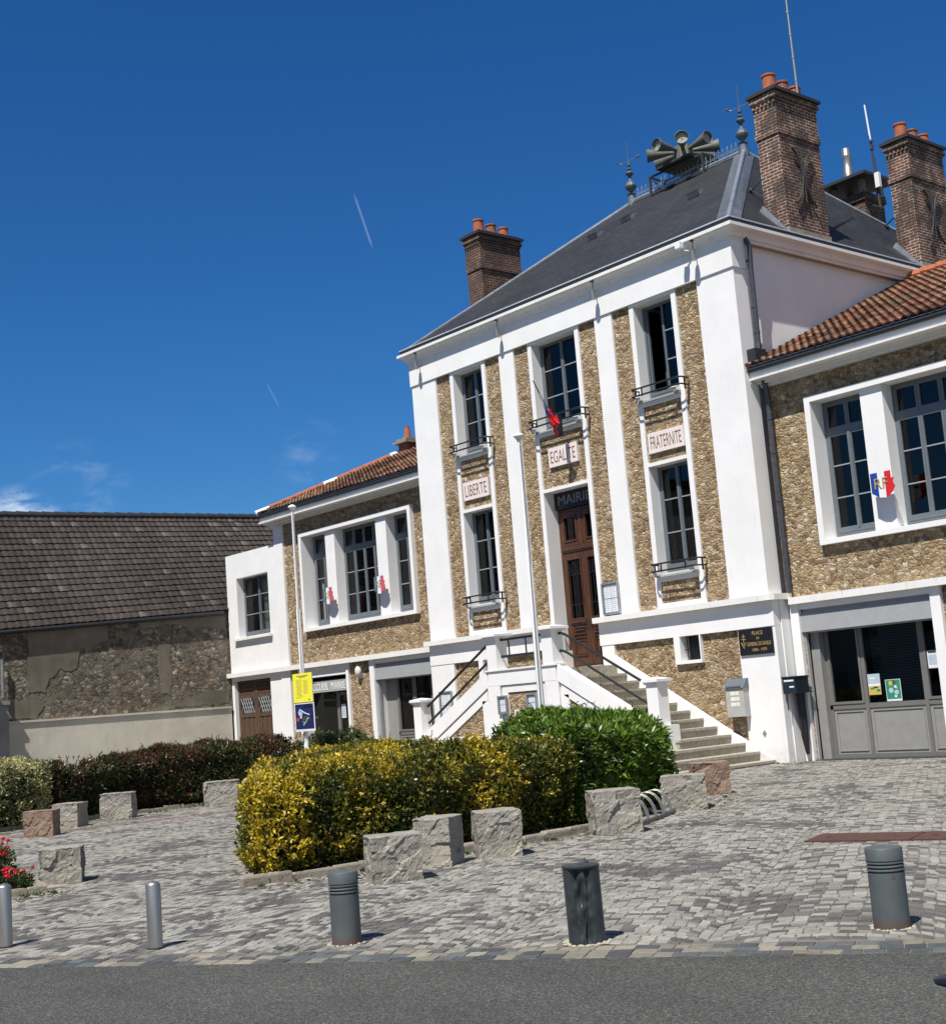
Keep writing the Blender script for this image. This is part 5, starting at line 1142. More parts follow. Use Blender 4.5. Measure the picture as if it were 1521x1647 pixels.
q = MB(); q.box(A.x-0.05, A.x+0.05, -0.33, -0.26, 7.6, 8.1); q.build('flag_socket', 'iron_black', T)
# ------------------------------------------------------------ bollards
def steel_bollard(x, y, label):
    T = thing('steel_bollard', label, 'bollard', (x, y, 0), 'brushed steel bollards along the road')
    q = MB(); q.lathe((x, y, 0), [(0.058, 0), (0.056, 0.02), (0.056, 0.465), (0.052, 0.473), (0.035, 0.487), (0.0001, 0.495)], 32); q.build('post', 'steel', T, smooth=False)
    sharp(T.children[0])
    q = MB(); q.lathe((x, y, 0), [(0.064, 0), (0.064, 0.012), (0.058, 0.013)], 24); q.build('foot_ring', 'iron_dark', T)
steel_bollard(7.31, -17.26, 'thin brushed steel bollard standing alone before the passage')
steel_bollard(5.92, -17.86, 'thin brushed steel bollard cut by the left picture edge near the red roses')
def ribbed(x, y, lean, label, seed, r=0.106):
    T = thing('ribbed_bollard', label, 'bollard', (0, 0, 0), 'rusty grey ribbed bollards')
    q = MB(); prof = [(r*1.0, 0)]
    prof += [(r, 0.34)]
    for z in (0.345, 0.368, 0.391): prof += [(r, z), (r*0.86, z+0.002), (r*0.86, z+0.010), (r*1.03, z+0.012), (r*1.03, z+0.020)]
    prof += [(r*0.94, 0.414), (r*0.94, 0.418), (r*1.02, 0.421), (r*1.02, 0.492), (r*0.98, 0.50), (0.0001, 0.502)]
    q.lathe((0, 0, 0), prof, 36); o = q.build('post', 'bollard_rust', T)
    sharp(o)
    q = MB(); c = Vector((r*0.98*0.65, r*0.98*0.76, 0.455)); d = Vector((0.65, 0.76, 0)); q.tube([c, c+d*0.035+Vector((0, 0, 0.022)), c+d*0.055, c+d*0.035-Vector((0, 0, 0.022)), c-Vector((0, 0, 0.012))], 0.006, 6); q.build('chain_ring', 'bollard_rust', T)
    q = MB(); n = 40; rnd = random.Random(seed)
    for k in range(n):
        a = 2*math.pi*k/n; rr = r*rnd.uniform(1.0, 1.3); q.sphere((rr*math.cos(a), rr*math.sin(a), 0.000), rnd.uniform(0.004, 0.015), 1, 1, 0.6, 6, 4)
    q.build('mortar_collar', 'mortar', T)
    T.location = (x, y, 0); T.rotation_euler = lean
ribbed(8.60, -16.42, (0.0, 0.0, 0.3), 'ribbed grey bollard with a rust patch, between the steel one and the dented dark one', 1)
ribbed(11.72, -14.36, (0.0, 0.0, 2.1), 'pale ribbed grey bollard with rusty foot at the right', 2, 0.115)
T = thing('dented_bollard', 'wide dark grey bollard with a crushed dented front, in the middle of the row', 'bollard', (10.237, -15.622, 0))
q = MB(); n = 96; m = 48; r = 0.122; H = 0.50; ca = math.atan2(CAM.y+15.622, CAM.x-10.237)-0.12; vs = []
for j in range(m+1):
    z = H*j/m
    for k in range(n):
        a = 2*math.pi*k/n; da = (a-ca+math.pi) % (2*math.pi)-math.pi; wdt = 0.80-0.30*(z/H); s = math.exp(-(da/wdt)**4)*(0.35+0.65*min(1, (H-z)/0.03) if z > H-0.03 else 1)
        nz = noise.noise(Vector((da*2.6, 3.1, z*7)))*0.75+0.35*noise.noise(Vector((da*6, 7.7, z*17)))
        rr = r-s*(0.034+0.050*nz+0.014*math.sin(da*5+z*9)); lean = 0.035*z
        vs.append((10.237+rr*math.cos(a)-lean*0.5, -15.622+rr*math.sin(a), z))
q.add(vs, [(i*n+k, i*n+(k+1) % n, (i+1)*n+(k+1) % n, (i+1)*n+k) for i in range(m) for k in range(n)]+[tuple(range(m*n, m*n+n))])
o = q.build('post', 'bollard_dark', T)
sharp(o, 30)
q = MB(); q.lathe((10.23, -15.622, 0), [(0.126, H-0.012), (0.127, H), (0.02, H+0.012)], 32); q.sphere((10.22, -15.56, H+0.012), 0.02, 1, 1, 0.5); q.build('cap', 'bollard_dark', T)
q = MB(); rnd = random.Random(5); [q.sphere((10.237+0.125*rnd.uniform(1, 1.3)*math.cos(k*0.13), -15.622+0.125*rnd.uniform(1, 1.3)*math.sin(k*0.13), 0.003), rnd.uniform(0.010, 0.022), 1, 1, 0.5, 6, 4) for k in range(48)]; q.build('mortar_collar', 'mortar', T)
# black post cap cut by the right edge
plain('post_black', (0.008, 0.009, 0.012), 0.35)
d1 = raydir(1500, 1574); P = CAM+d1*(4.7/d1.dot(_f))
T = thing('black_post', 'glossy black post with a flat overhanging cap cut by the lower right corner', 'post', (P.x+0.07, P.y+0.06, 0))
bx_, by_ = P.x+0.055, P.y+0.075
q = MB(); q.lathe((bx_, by_, P.z), [(0.03, -0.045), (0.06, -0.03), (0.085, -0.022), (0.088, -0.01), (0.07, -0.002), (0.0001, 0.0)], 24); q.build('cap', 'post_black', T, smooth=True)
q = MB(); q.lathe((bx_, by_, 0), [(0.05, 0), (0.045, 0.05), (0.032, 0.1), (0.028, P.z-0.05), (0.034, P.z-0.035)], 20); q.build('post', 'post_black', T, smooth=True)
# ------------------------------------------------------------ granite blocks
def block(p0, p1, h, depth, rot, label, mat='granite_grey', seed=0, top_in=0.0):
    """p0,p1: ground points of the visible front edge, left and right"""
    a = Vector((*p0, 0)); b = Vector((*p1, 0)); e = (b-a); w = e.length*0.88; h *= 0.93; depth *= 0.86; e.normalize(); n = Vector((-e.y, e.x, 0)); c = (a+b)/2+n*depth/2
    T = 24; mb = MB(); R = random.Random(seed); sh = Vector((R.random()*50, R.random()*50, R.random()*50)); ids = {}; vs = []; fs = []
    def chip(p, sc_, amp):
        d, pts = noise.voronoi(p*sc_+sh); c_ = noise.cell_vector(pts[0]*7.3+sh); g_ = Vector((c_.x-0.5, c_.y-0.5, c_.z-0.5))
        return amp*((p*sc_+sh-pts[0]).dot(g_)*1.8+g_.x*0.8)
    def vid(i, j, k):
        if (i, j, k) in ids: return ids[(i, j, k)]
        x, y, z = i/T*2-1, j/T*2-1, k/T; q = Vector((x*w/2, y*depth/2, h*z)); topf = (k == T)
        nrm = Vector((x if abs(x) > 0.99 else 0, y if abs(y) > 0.99 else 0, 0)); edge = 1.0 if not topf else 0.35
        amt = chip(q, 4.2, 0.024)+chip(q, 11, 0.009)+noise.noise(q*26+sh)*0.004-0.006
        if nrm.length > 0: q += nrm.normalized()*amt*edge*min(1, 0.45+(1-z)*4)
        if topf: q.z += noise.noise(q*7+sh)*0.006+chip(q, 6, 0.006)-(0.012*R.random() if nrm.length > 0 else 0)
        ids[(i, j, k)] = len(vs); vs.append(Vector((q.x, q.y, max(-0.01, q.z)))); return ids[(i, j, k)]
    for i in range(T):
        for j in range(T):
            fs.append((vid(i, j, T), vid(i+1, j, T), vid(i+1, j+1, T), vid(i, j+1, T)))
            fs.append((vid(i, 0, j), vid(i+1, 0, j), vid(i+1, 0, j+1), vid(i, 0, j+1))); fs.append((vid(i+1, T, j), vid(i, T, j), vid(i, T, j+1), vid(i+1, T, j+1)))
            fs.append((vid(T, i, j), vid(T, i+1, j), vid(T, i+1, j+1), vid(T, i, j+1))); fs.append((vid(0, i+1, j), vid(0, i, j), vid(0, i, j+1), vid(0, i+1, j+1)))
    mb.add(vs, fs); o = mb.build('granite_block', mat, None); o.location = c; o.rotation_euler = (0, 0, math.atan2(e.y, e.x)+rot)
    tag(o, label, 'stone block', 'rough granite blocks around the planting beds'); return o
block((6.08, -14.45), (6.34, -13.93), 0.47, 0.46, 0.0, 'pale rough granite block nearest the viewer at the front of the yellow hedge', seed=1)
block((5.57, -13.45), (5.82, -13.06), 0.53, 0.50, -0.45, 'granite block with a shaded right face, just behind the nearest block', seed=2)
block((5.66, -12.76), (5.93, -12.30), 0.52, 0.48, 0.0, 'granite block with broken dark hollows, third along the yellow hedge', seed=3)
block((5.42, -10.80), (5.74, -10.26), 0.54, 0.52, 0.0, 'square flat-topped granite block beside the bicycle rack', seed=4)
block((4.20, -8.35), (4.70, -7.90), 0.50, 0.50, 0.0, 'grey granite block between the bicycle rack and the steps', seed=5)
block((3.02, -6.35), (3.42, -5.90), 0.52, 0.45, 0.1, 'brown-pink granite block at the foot of the stone steps', 'granite_pink', 6)
block((1.86, -15.95), (2.08, -15.47), 0.42, 0.45, -0.1, 'lone granite block with a deep shaded notch near the red roses', seed=7)
block((-5.90, -13.05), (-5.60, -12.55), 0.46, 0.45, -0.2, 'pink granite block before the cream variegated hedge', 'granite_pink', 8)
block((-7.30, -11.95), (-7.00, -11.45), 0.46, 0.5, -0.35, 'grey granite block just behind the pink one at the left', seed=9)
block((-8.0, -10.70), (-7.75, -10.05), 0.52, 0.5, -0.3, 'grey granite block in the middle of the reddish hedge', seed=10)
block((-8.15, -8.42), (-7.82, -7.72), 0.53, 0.5, -0.2, 'grey granite block half hidden behind the yellow hedge corner', seed=11)
# ------------------------------------------------------------ kerb stones
def kerb(pts, label, group=None, seed=0):
    R = random.Random(seed); q = MB()
    for (a, b) in zip(pts[:-1], pts[1:]):
        a = Vector((*a, 0)); b = Vector((*b, 0)); L = (b-a).length; d = (b-a)/L; n = Vector((-d.y, d.x, 0)); s = 0
        while s < L-0.05:
            l = min(R.uniform(0.25, 0.5), L-s); h = R.uniform(0.07, 0.10); w = R.uniform(0.10, 0.13); j = R.uniform(-0.012, 0.012)
            c = [a+d*(s+0.006)+n*j, a+d*(s+l-0.006)+n*(j+R.uniform(-.008, .008)), a+d*(s+l-0.006)+n*(w+j), a+d*(s+0.006)+n*(w+j)]
            top = [p+(a+d*(s+l/2)+n*w/2-p)*0.10+Vector((0, 0, h+R.uniform(-.006, .006))) for p in c]; mid = [p+Vector((0, 0, h-0.02)) for p in c]
            vs = [p-Vector((0, 0, 0.02)) for p in c]+mid+top
            q.add(vs, [(0, 1, 5, 4), (1, 2, 6, 5), (2, 3, 7, 6), (3, 0, 4, 7), (4, 5, 9, 8), (5, 6, 10, 9), (6, 7, 11, 10), (7, 4, 8, 11), (8, 9, 10, 11)]); s += l
    o = q.build('kerb', 'kerb_stone', None); tag(o, label, 'kerb', group); return o
kerb([(4.74, -15.02), (4.95, -13.6), (5.0, -11.5), (4.95, -10.1), (4.05, -8.2), (3.2, -6.6)], 'low stone kerb round the main hedge bed', seed=1)
kerb([(-1.7, -8.0), (-1.55, -11.0), (4.70, -15.0)], 'stone kerb hidden along the left side of the yellow hedge', seed=5)
kerb([(-7.9, -13.8), (-8.45, -11.6), (-8.75, -9.3), (-8.55, -7.3), (-6.9, -5.8)], 'low stone kerb in front of the left hedges', seed=2)
kerb([(0.4, -17.4), (2.52, -16.75), (2.60, -16.15), (1.7, -15.9)], 'short stone kerb round the red roses', seed=3)
def soil(pts, nm):
    q = MB(); q.prism_xy(pts, -0.015, 0.06); struct(q.build(nm, 'soil'))
soil([(4.75, -14.95), (4.95, -10.1), (3.0, -6.5), (-0.5, -6.3), (-1.6, -8.0), (-1.45, -10.95)], 'planting_bed')
soil([(-8.0, -14.5), (-8.5, -11.6), (-8.8, -9.3), (-8.6, -7.3), (-6.9, -5.7), (-7.5, -4.0), (-12, -5), (-12, -14.5)], 'planting_bed')
soil([(0.4, -17.4), (2.5, -16.7), (2.55, -16.15), (0.0, -15.6)], 'planting_bed')
# ------------------------------------------------------------ hedges
def leaf_mesh(name, P, Dv, L, Wd, col, parent, droop=0.25):
    """P base points, Dv directions (n,3), L lengths, Wd widths, col (n,3): one folded diamond per leaf"""
    n = len(P); up = np.random.normal(size=(n, 3)); s = np.cross(Dv, up); s /= np.linalg.norm(s, axis=1)[:, None]+1e-9; nn = np.cross(s, Dv)
    mid = P+Dv*(L*0.45)[:, None]; tip = P+Dv*L[:, None]-np.array([0, 0, 1])*(L*droop*0.3)[:, None]
    a = mid+s*(Wd/2)[:, None]+nn*(Wd*0.18)[:, None]; b = mid-s*(Wd/2)[:, None]+nn*(Wd*0.18)[:, None]
    V = np.stack([P, a, tip, b], 1).reshape(-1, 3); me = bpy.data.meshes.new(name)
    me.vertices.add(4*n); me.vertices.foreach_set('co', V.astype(np.float32).ravel()); me.loops.add(4*n); me.loops.foreach_set('vertex_index', np.arange(4*n, dtype=np.int32))
    me.polygons.add(n); me.polygons.foreach_set('loop_start', np.arange(0, 4*n, 4, dtype=np.int32)); me.polygons.foreach_set('loop_total', np.full(n, 4, dtype=np.int32)); me.update()
    ca = me.color_attributes.new('Col', 'FLOAT_COLOR', 'POINT'); cc = np.repeat(np.concatenate([col, np.ones((n, 1))], 1), 4, axis=0); ca.data.foreach_set('color', cc.astype(np.float32).ravel())
    me.materials.append(M['leaves']); o = bpy.data.objects.new(name, me); C.objects.link(o)
    if parent: o.parent = parent; o.location = -OFF[parent.name] if False else (0, 0, 0); 
    return o
def nz3(P, s, o=0.0):
    return np.array([noise.noise(Vector((p[0]*s+o, p[1]*s, p[2]*s))) for p in P])
def hedge(name, label, poly, h, pal, dens, leaf, seed, zb=0.06, shoots=40, lumps=0.10, back=0.3, cat='hedge', tophump=0.0):
    rng = np.random.RandomState(seed); poly = [np.array(p, float) for p in poly]; n = len(poly)
    a = sum(p[0]*q[1]-q[0]*p[1] for p, q in zip(poly, poly[1:]+poly[:1]))
    if a < 0: poly = poly[::-1]
    cen = sum(poly)/n; T = thing(name, label, cat, (float(cen[0]), float(cen[1]), 0)); off = np.array([cen[0], cen[1], 0])
    pts = []; nrm = []; rd = 0.22
    for p, q in zip(poly, poly[1:]+poly[:1]):
        e = q-p; L = np.linalg.norm(e); e = e/L; no = np.array([e[1], -e[0]]); mid = (p+q)/2
        vis = no.dot(np.array([CAM.x, CAM.y])-mid) > -0.5; k = int(L*h*dens*(1.0 if vis else back)); s = rng.rand(k)*L; z = zb+rng.rand(k)*(h-zb)
        fr = np.clip((z-(h-rd))/rd, 0, 1); ins = rd*(1-np.sqrt(1-fr**2+1e-9)); low = np.clip((0.22-z)/0.22, 0, 1)*0.08
        P = np.stack([p[0]+e[0]*s-no[0]*(ins+low), p[1]+e[1]*s-no[1]*(ins+low), z], 1)
        N = np.stack([no[0]*(1-fr*0.7), no[1]*(1-fr*0.7), 0.15+fr], 1); pts.append(P); nrm.append(N)
    lo = np.min(poly, 0); hi = np.max(poly, 0); A = abs(a)/2; k = int(A*dens*0.8); P = []; 
    while len(P) < k:
        c = lo+rng.rand(2)*(hi-lo); ins_ = True; dm = 9
        for p, q in zip(poly, poly[1:]+poly[:1]):
            e = q-p; e = e/np.linalg.norm(e); dd = e[0]*(c[1]-p[1])-e[1]*(c[0]-p[0]); dm = min(dm, dd)
            if dd < 0: ins_ = False; break
        if ins_: P.append((c[0], c[1], h-(0 if dm > rd else rd*(1-math.sqrt(1-(1-dm/rd)**2)))))
    P = np.array(P); pts.append(P); nrm.append(np.tile([0, 0, 1.0], (len(P), 1)))
    P = np.concatenate(pts); N = np.concatenate(nrm); N /= np.linalg.norm(N, axis=1)[:, None]
    b = nz3(P, 1.7, seed)*lumps+nz3(P, 5.0, seed)*lumps*0.55; 
    if tophump: P[:, 2] += tophump*nz3(P*[1, 1, 0], 0.8, seed+5)*(P[:, 2]/h)
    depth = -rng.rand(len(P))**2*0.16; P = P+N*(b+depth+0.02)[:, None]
    # sprigs: several leaves around each point
    m = leaf['n']; idx = np.repeat(np.arange(len(P)), m); t = np.tile(np.linspace(0, 1, m), len(P)); D = N[idx]*0.55+rng.normal(size=(len(idx), 3))*0.62+np.array([0, 0, 0.30]); D /= np.linalg.norm(D, axis=1)[:, None]
    ax = N*0.6+rng.normal(size=P.shape)*0.35+np.array([0, 0, 0.45]); ax /= np.linalg.norm(ax, axis=1)[:, None]
    base = P[idx]+ax[idx]*(t*leaf['spr'])[:, None]; L = leaf['l']*(0.5+1.0*rng.rand(len(idx))); W = leaf['w']*(0.75+0.5*rng.rand(len(idx)))
    col = pal(P, N, depth, rng)[idx]*(0.75+0.5*rng.rand(len(idx)))[:, None]
    tipc = leaf.get('tip'); 
    if tipc is not None: f = (t**2*leaf.get('tipf', 0.5)*rng.rand(len(idx)))[:, None]; col = col*(1-f)+np.array(tipc)*f
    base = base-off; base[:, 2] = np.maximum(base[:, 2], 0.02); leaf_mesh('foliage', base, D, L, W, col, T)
    core = MB(); sc2 = []
    for i in range(n):
        p0, p1, p2 = poly[i-1], poly[i], poly[(i+1) % n]; e0 = (p1-p0)/np.linalg.norm(p1-p0); e1 = (p2-p1)/np.linalg.norm(p2-p1)
        n0 = np.array([-e0[1], e0[0]]); n1 = np.array([-e1[1], e1[0]]); bis = (n0+n1)/np.linalg.norm(n0+n1); sc2.append(tuple(p1+bis*0.25/max(0.5, bis.dot(n0))))
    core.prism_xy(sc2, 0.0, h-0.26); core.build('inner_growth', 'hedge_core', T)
    # long shoots above the top
    if shoots:
        S = P[rng.choice(np.where(P[:, 2] > h-0.12)[0], shoots)]; q = MB(); bp = []; bd = []; bl = []; bc = []
        for p in S:
            d = Vector((rng.normal()*0.16, rng.normal()*0.16, 1)).normalized(); ln = rng.uniform(0.08, 0.24)
            p0 = Vector(p)-Vector((0, 0, 0.08)); q.tube([p0, p0+d*(ln+0.08)], 0.004, 4)
            for k in range(int(6+ln*50)):
                f = (k+1)/(6+ln*50); a_ = k*2.4; dd = Vector((math.cos(a_), math.sin(a_), 0.7)).normalized(); bp.append(p0+d*(0.04+f*(ln+0.04))); bd.append(dd); bl.append(leaf['l']*(1.1-0.5*f)); bc.append(p)
        bp = np.array([tuple(v) for v in bp])-off; bd = np.array([tuple(v) for v in bd]); bl = np.array(bl); bc = np.array(bc)
        leaf_mesh('shoot_leaves', bp, bd, bl, bl*leaf['w']/leaf['l'], pal(bc, np.tile([0, 0, 1.0], (len(bc), 1)), np.zeros(len(bc)), rng), T); struct(q.build('shoots', 'stem_brown', T), 'stuff')
    return T
def mixc(a, b, t): return np.array(a)*(1-t)[:, None]+np.array(b)*t[:, None]
def pal_yellow(P, N, d, rng):
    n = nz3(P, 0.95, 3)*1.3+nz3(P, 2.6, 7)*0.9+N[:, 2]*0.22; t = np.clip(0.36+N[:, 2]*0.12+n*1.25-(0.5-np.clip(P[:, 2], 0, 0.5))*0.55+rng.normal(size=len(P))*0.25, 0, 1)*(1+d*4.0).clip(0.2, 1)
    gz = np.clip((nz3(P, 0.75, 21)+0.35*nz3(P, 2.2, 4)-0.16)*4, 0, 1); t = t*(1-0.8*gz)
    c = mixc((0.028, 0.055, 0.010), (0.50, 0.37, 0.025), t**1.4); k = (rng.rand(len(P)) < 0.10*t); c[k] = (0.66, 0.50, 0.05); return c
def pal_green(P, N, d, rng):
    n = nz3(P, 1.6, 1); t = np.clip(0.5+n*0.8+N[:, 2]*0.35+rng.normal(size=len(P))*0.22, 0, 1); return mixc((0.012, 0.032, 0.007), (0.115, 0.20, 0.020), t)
def pal_dark(P, N, d, rng):
    t = np.clip(0.4+nz3(P, 2, 1)+rng.normal(size=len(P))*0.2, 0, 1); return mixc((0.010, 0.025, 0.008), (0.045, 0.085, 0.018), t)
def pal_red(P, N, d, rng):
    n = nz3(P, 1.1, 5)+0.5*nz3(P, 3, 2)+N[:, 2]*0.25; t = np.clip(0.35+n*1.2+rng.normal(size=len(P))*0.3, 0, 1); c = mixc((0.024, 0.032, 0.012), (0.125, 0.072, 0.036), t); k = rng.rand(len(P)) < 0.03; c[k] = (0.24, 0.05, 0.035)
    g = nz3(P, 0.9, 11)+rng.normal(size=len(P))*0.12 > 0.10; c[g] = mixc((0.02, 0.035, 0.01), (0.075, 0.10, 0.025), t[g]); return c
def pal_cream(P, N, d, rng):
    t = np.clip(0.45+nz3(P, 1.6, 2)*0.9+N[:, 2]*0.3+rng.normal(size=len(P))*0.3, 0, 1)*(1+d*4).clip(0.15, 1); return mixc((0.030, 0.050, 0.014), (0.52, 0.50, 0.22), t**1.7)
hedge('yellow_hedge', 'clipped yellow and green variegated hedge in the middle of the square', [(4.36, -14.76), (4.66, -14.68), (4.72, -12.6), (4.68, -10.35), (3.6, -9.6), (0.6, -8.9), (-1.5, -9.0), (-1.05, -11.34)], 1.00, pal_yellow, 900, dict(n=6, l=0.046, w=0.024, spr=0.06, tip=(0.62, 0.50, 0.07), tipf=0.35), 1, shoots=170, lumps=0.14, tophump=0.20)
hedge('green_shrub', 'bright green glossy laurel-like shrub at the right end of the hedge bed', [(4.60, -10.25), (4.26, -8.9), (3.66, -7.6), (2.7, -6.8), (1.5, -6.8), (1.2, -8.0), (2.3, -9.5), (3.7, -9.75)], 1.22, pal_green, 680, dict(n=6, l=0.095, w=0.030, spr=0.07, tip=(0.14, 0.22, 0.03), tipf=0.4), 2, shoots=60, lumps=0.13, cat='shrub', tophump=0.22)
hedge('dark_shrub', 'low dark green shrub under the number plate of the staircase', [(1.1, -8.0), (1.6, -6.8), (0.8, -6.5), (0.25, -7.6)], 1.22, pal_dark, 500, dict(n=6, l=0.07, w=0.028, spr=0.06), 3, shoots=20, cat='shrub', tophump=0.15)
hedge('reddish_hedge', 'brown-red photinia hedge running behind the left granite blocks', [(-8.5, -11.35), (-8.85, -9.2), (-8.65, -7.3), (-7.9, -6.15), (-8.7, -4.8), (-10.2, -6.2), (-10.3, -11.35)], 1.15, pal_red, 900, dict(n=5, l=0.075, w=0.028, spr=0.06), 4, shoots=90, lumps=0.12, tophump=0.22)
hedge('cream_hedge', 'cream and green variegated hedge at the left picture edge', [(-7.7, -14.3), (-8.5, -11.45), (-10.2, -11.5), (-9.6, -14.5)], 1.12, pal_cream, 750, dict(n=5, l=0.055, w=0.030, spr=0.05, tip=(0.62, 0.60, 0.32), tipf=0.4), 5, shoots=30, lumps=0.10, tophump=0.1)
hedge('leafy_shrub', 'small olive green shrub beside the poster flagpole before the reception door', [(-7.7, -6.0), (-6.85, -5.7), (-7.1, -4.9), (-8.0, -5.2)], 1.15, pal_dark, 300, dict(n=5, l=0.07, w=0.03, spr=0.07, tip=(0.16, 0.18, 0.03), tipf=0.6), 6, shoots=45, lumps=0.2, cat='shrub', tophump=0.35)
# red roses
def roses():
    T = thing('rose_bush', 'low red rose bush cut by the left picture edge', 'rose bush', (1.9, -16.6, 0)); R = random.Random(4); fol = []; dirs = []; q = MB(); fl = MB().mat('flag_red')
    def clump(cx, cy, r, h, nl, nf):
        for _ in range(nl):
            a = R.uniform(0, 6.28); rr = r*math.sqrt(R.random()); z = R.uniform(0.05, h)*(1-0.3*rr/r); fol.append((cx+rr*math.cos(a)-1.9, cy+rr*math.sin(a)+16.6, z)); dirs.append((math.cos(a)*0.6+R.gauss(0, .4), math.sin(a)*0.6+R.gauss(0, .4), 0.5+R.gauss(0, .3)))
        for _ in range(nf):
            a = R.uniform(0, 6.28); rr = r*math.sqrt(R.random()); z = h*R.uniform(0.55, 1.05); p = Vector((cx+rr*math.cos(a), cy+rr*math.sin(a), z)); q.tube([(cx+rr*0.3*math.cos(a), cy+rr*0.3*math.sin(a), 0.05), p], 0.004, 4)
            fr = R.uniform(0.026, 0.042)
            for k in range(9):
                a2 = k*2.4; t = k/9; d = Vector((math.cos(a2)*(0.3+t), math.sin(a2)*(0.3+t), 0.9-t*0.6)).normalized(); s = d.orthogonal().normalized(); u = d.cross(s)
                c = p+d*fr*0.4; fl.add([c-s*fr*0.5, c+u*fr*0.3+d*fr*0.5-s*0.3*fr, c+s*fr*0.5+d*fr*0.4, c-u*fr*0.3+d*fr*0.6], [(0, 1, 2, 3)])
            fl.sphere(p+Vector((0, 0, fr*0.3)), fr*0.55, 1, 1, 1, 7, 5)
    clump(1.86, -16.50, 0.30, 0.58, 1900, 46); clump(2.24, -16.36, 0.20, 0.25, 600, 14); clump(1.3, -16.7, 0.4, 0.55, 1500, 30)
    fol = np.array(fol); D = np.array(dirs); D /= np.linalg.norm(D, axis=1)[:, None]; n = len(fol); t = np.random.rand(n)
    leaf_mesh('foliage', fol, D, np.full(n, 0.045), np.full(n, 0.026), mixc((0.015, 0.035, 0.012), (0.07, 0.12, 0.03), t), T); q.build('stems', 'stem_brown', T); fl.build('petals', None, T)
roses()
# bicycle rack
T = thing('bicycle_rack', 'low steel bicycle rack with curved hoops between two granite blocks', 'bicycle rack', (4.9, -9.2, 0))
a, b = Vector((5.28, -9.95, 0)), Vector((4.55, -8.45, 0)); d = (b-a).normalized(); n_ = Vector((-d.y, d.x, 0)); q = MB()
for s in (0.0, 0.42): q.box(0, 0, 0, 0, 0, 0) if False else q.tube([a+n_*s+Vector((0, 0, 0.03)), b+n_*s+Vector((0, 0, 0.03))], 0.022, 8)
for e_ in (a, b): q.tube([e_+Vector((0, 0, 0.03)), e_+n_*0.42+Vector((0, 0, 0.03))], 0.02, 8)
q.build('base_frame', 'pipe_dark', T)
for k in range(5):
    c0 = a.lerp(b, 0.08+k*0.2)
    for o2 in (0, 0.07):
        p0 = c0+d*o2; q = MB(); q.tube([p0+n_*(0.21-0.21*math.cos(math.pi*t))+Vector((0, 0, 0.03+0.30*math.sin(math.pi*t))) for t in np.linspace(0, 1, 13)], 0.010, 6); q.build('hoop', 'steel', T)
# rust coloured cover plates
a = Vector((8.33, -10.75, 0)); e1 = (Vector((9.64, -10.32, 0))-a).normalized(); e2 = Vector((-e1.y, e1.x, 0)); T = thing('drain_cover', 'long rust-brown metal cover plates set flush in the paving at the right', 'drain cover', tuple(a))
w0 = 0.62; s = 0.0
for k, l in enumerate((1.05, 1.05, 1.05, 1.05)):
    q = MB(); c = [a+e1*s+e2*0, a+e1*(s+l-0.012), a+e1*(s+l-0.012)+e2*w0, a+e1*s+e2*w0]; q.prism_xy([(p.x, p.y) for p in c], -0.01, 0.016); pl = q.build('plate', 'rust_plate', T); s += l
    q = MB(); 
    for u in (0.2, 0.85): p = a+e1*(s-l*u)+e2*0.3; q.prism_xy([(p.x-0.03, p.y-0.015), (p.x+0.03, p.y-0.015), (p.x+0.03, p.y+0.015), (p.x-0.03, p.y+0.015)], 0.016, 0.019)
    q.build('lifting_slot', 'iron_dark', pl)

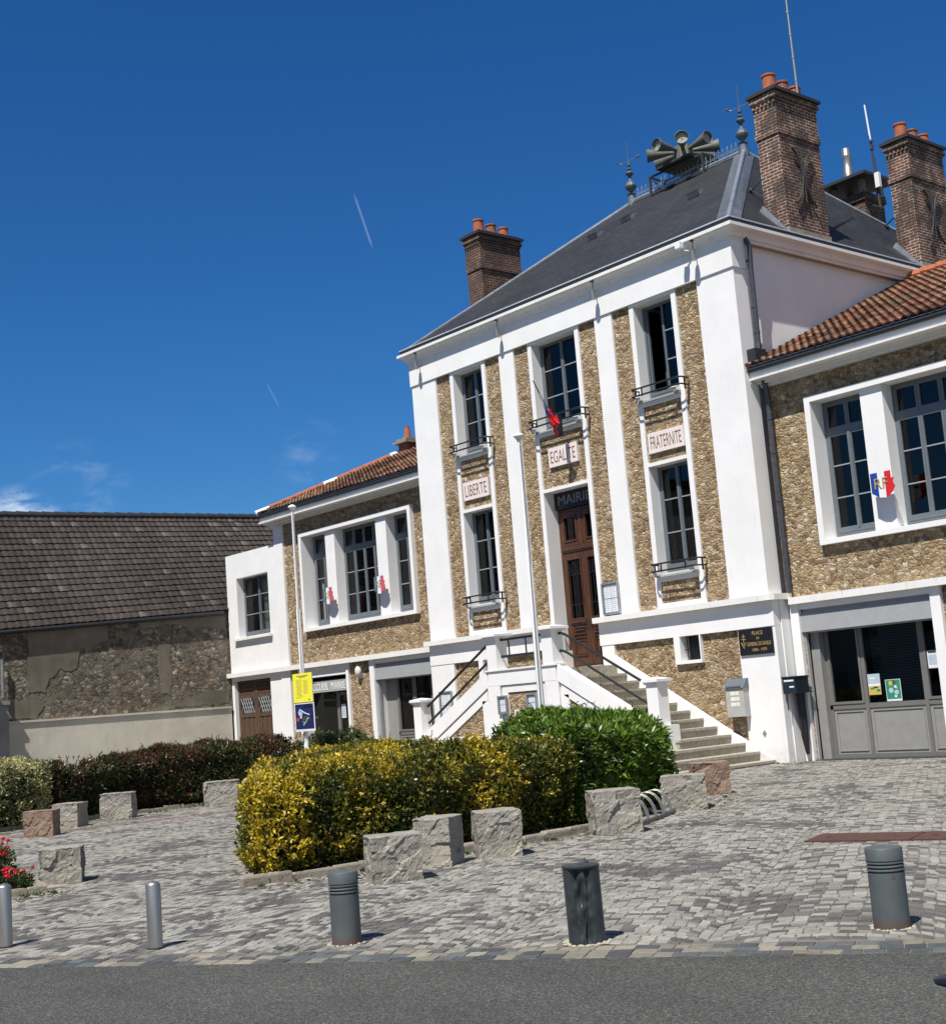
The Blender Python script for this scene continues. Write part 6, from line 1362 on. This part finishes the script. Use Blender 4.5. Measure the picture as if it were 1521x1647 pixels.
# plain houses across the street, behind the viewer: they only show as reflections
T = thing('house_row', 'row of plain houses with tiled gables across the street behind the viewer', 'houses', (-15, -42, 0)); R = random.Random(8); x = -62
while x < 30:
    w_ = R.uniform(9, 14); h_ = R.uniform(5.2, 7.0); y_ = -42+0.25*x*0.0; q = MB(); q.box(x, x+w_, -50, y_, 0, h_); q.build('wall', R.choice(['old_render', 'barn_cement']), T)
    q = MB(); q.add([(x-0.2, y_+0.4, h_-0.1), (x+w_+0.2, y_+0.4, h_-0.1), (x+w_+0.2, -46, h_+2.6), (x-0.2, -46, h_+2.6), (x-0.2, -50.4, h_-0.1), (x+w_+0.2, -50.4, h_-0.1)], [(0, 1, 2, 3), (3, 2, 5, 4), (0, 3, 4), (1, 5, 2)]); q.build('roof', 'chimney_brick_dark', T)
    for k in range(int(w_/3)): q = MB(); q.box(x+1.2+k*3, x+2.2+k*3, y_, y_+0.03, 1.0, 2.6); q.box(x+1.2+k*3, x+2.2+k*3, y_, y_+0.03, 3.6, 4.9); q.build('window', 'gutter_dark', T)
    x += w_+R.choice([0, 0, 4])

# fallen leaves, grit and small weeds along the kerbs and round the blocks
def litter():
    R = np.random.RandomState(12); P = []; D = []; L = []; Cc = []
    lines = [((4.9, -15.1), (5.1, -13.6)), ((5.15, -13.6), (5.15, -10.0)), ((-7.7, -13.5), (-8.3, -11.6)), ((-8.2, -11.5), (-8.45, -9.3)), ((-8.4, -9.3), (-8.2, -7.4)), ((-1.0, -0.1), (-0.1, -0.12)), ((2.6, -16.9), (2.75, -16.1)), ((4.6, -8.0), (3.6, -6.2))]
    for a, b in lines:
        for _ in range(110):
            t_ = R.rand(); x = a[0]+(b[0]-a[0])*t_+abs(R.normal())*0.18; y = a[1]+(b[1]-a[1])*t_+R.normal()*0.08; P.append((x, y, 0.006)); an = R.rand()*6.28; D.append((math.cos(an), math.sin(an), 0.12)); L.append(R.uniform(0.015, 0.045)); Cc.append([(0.16, 0.10, 0.04), (0.30, 0.22, 0.06), (0.07, 0.05, 0.03), (0.20, 0.17, 0.12)][R.randint(4)])
    for _ in range(55):
        a, b = lines[R.randint(len(lines))]; t_ = R.rand(); x = a[0]+(b[0]-a[0])*t_; y = a[1]+(b[1]-a[1])*t_
        for k in range(12): an = R.rand()*6.28; P.append((x+R.normal()*0.015, y+R.normal()*0.015, 0.0)); D.append((math.cos(an)*0.6, math.sin(an)*0.6, 0.8)); L.append(R.uniform(0.02, 0.06)); Cc.append((0.05, 0.09, 0.02))
    P = np.array(P); D = np.array(D, float); D /= np.linalg.norm(D, axis=1)[:, None]; L = np.array(L)
    o = leaf_mesh('leaf_litter', P, D, L, L*0.5, np.array(Cc), None, 0.0); o['kind'] = 'stuff'
litter()
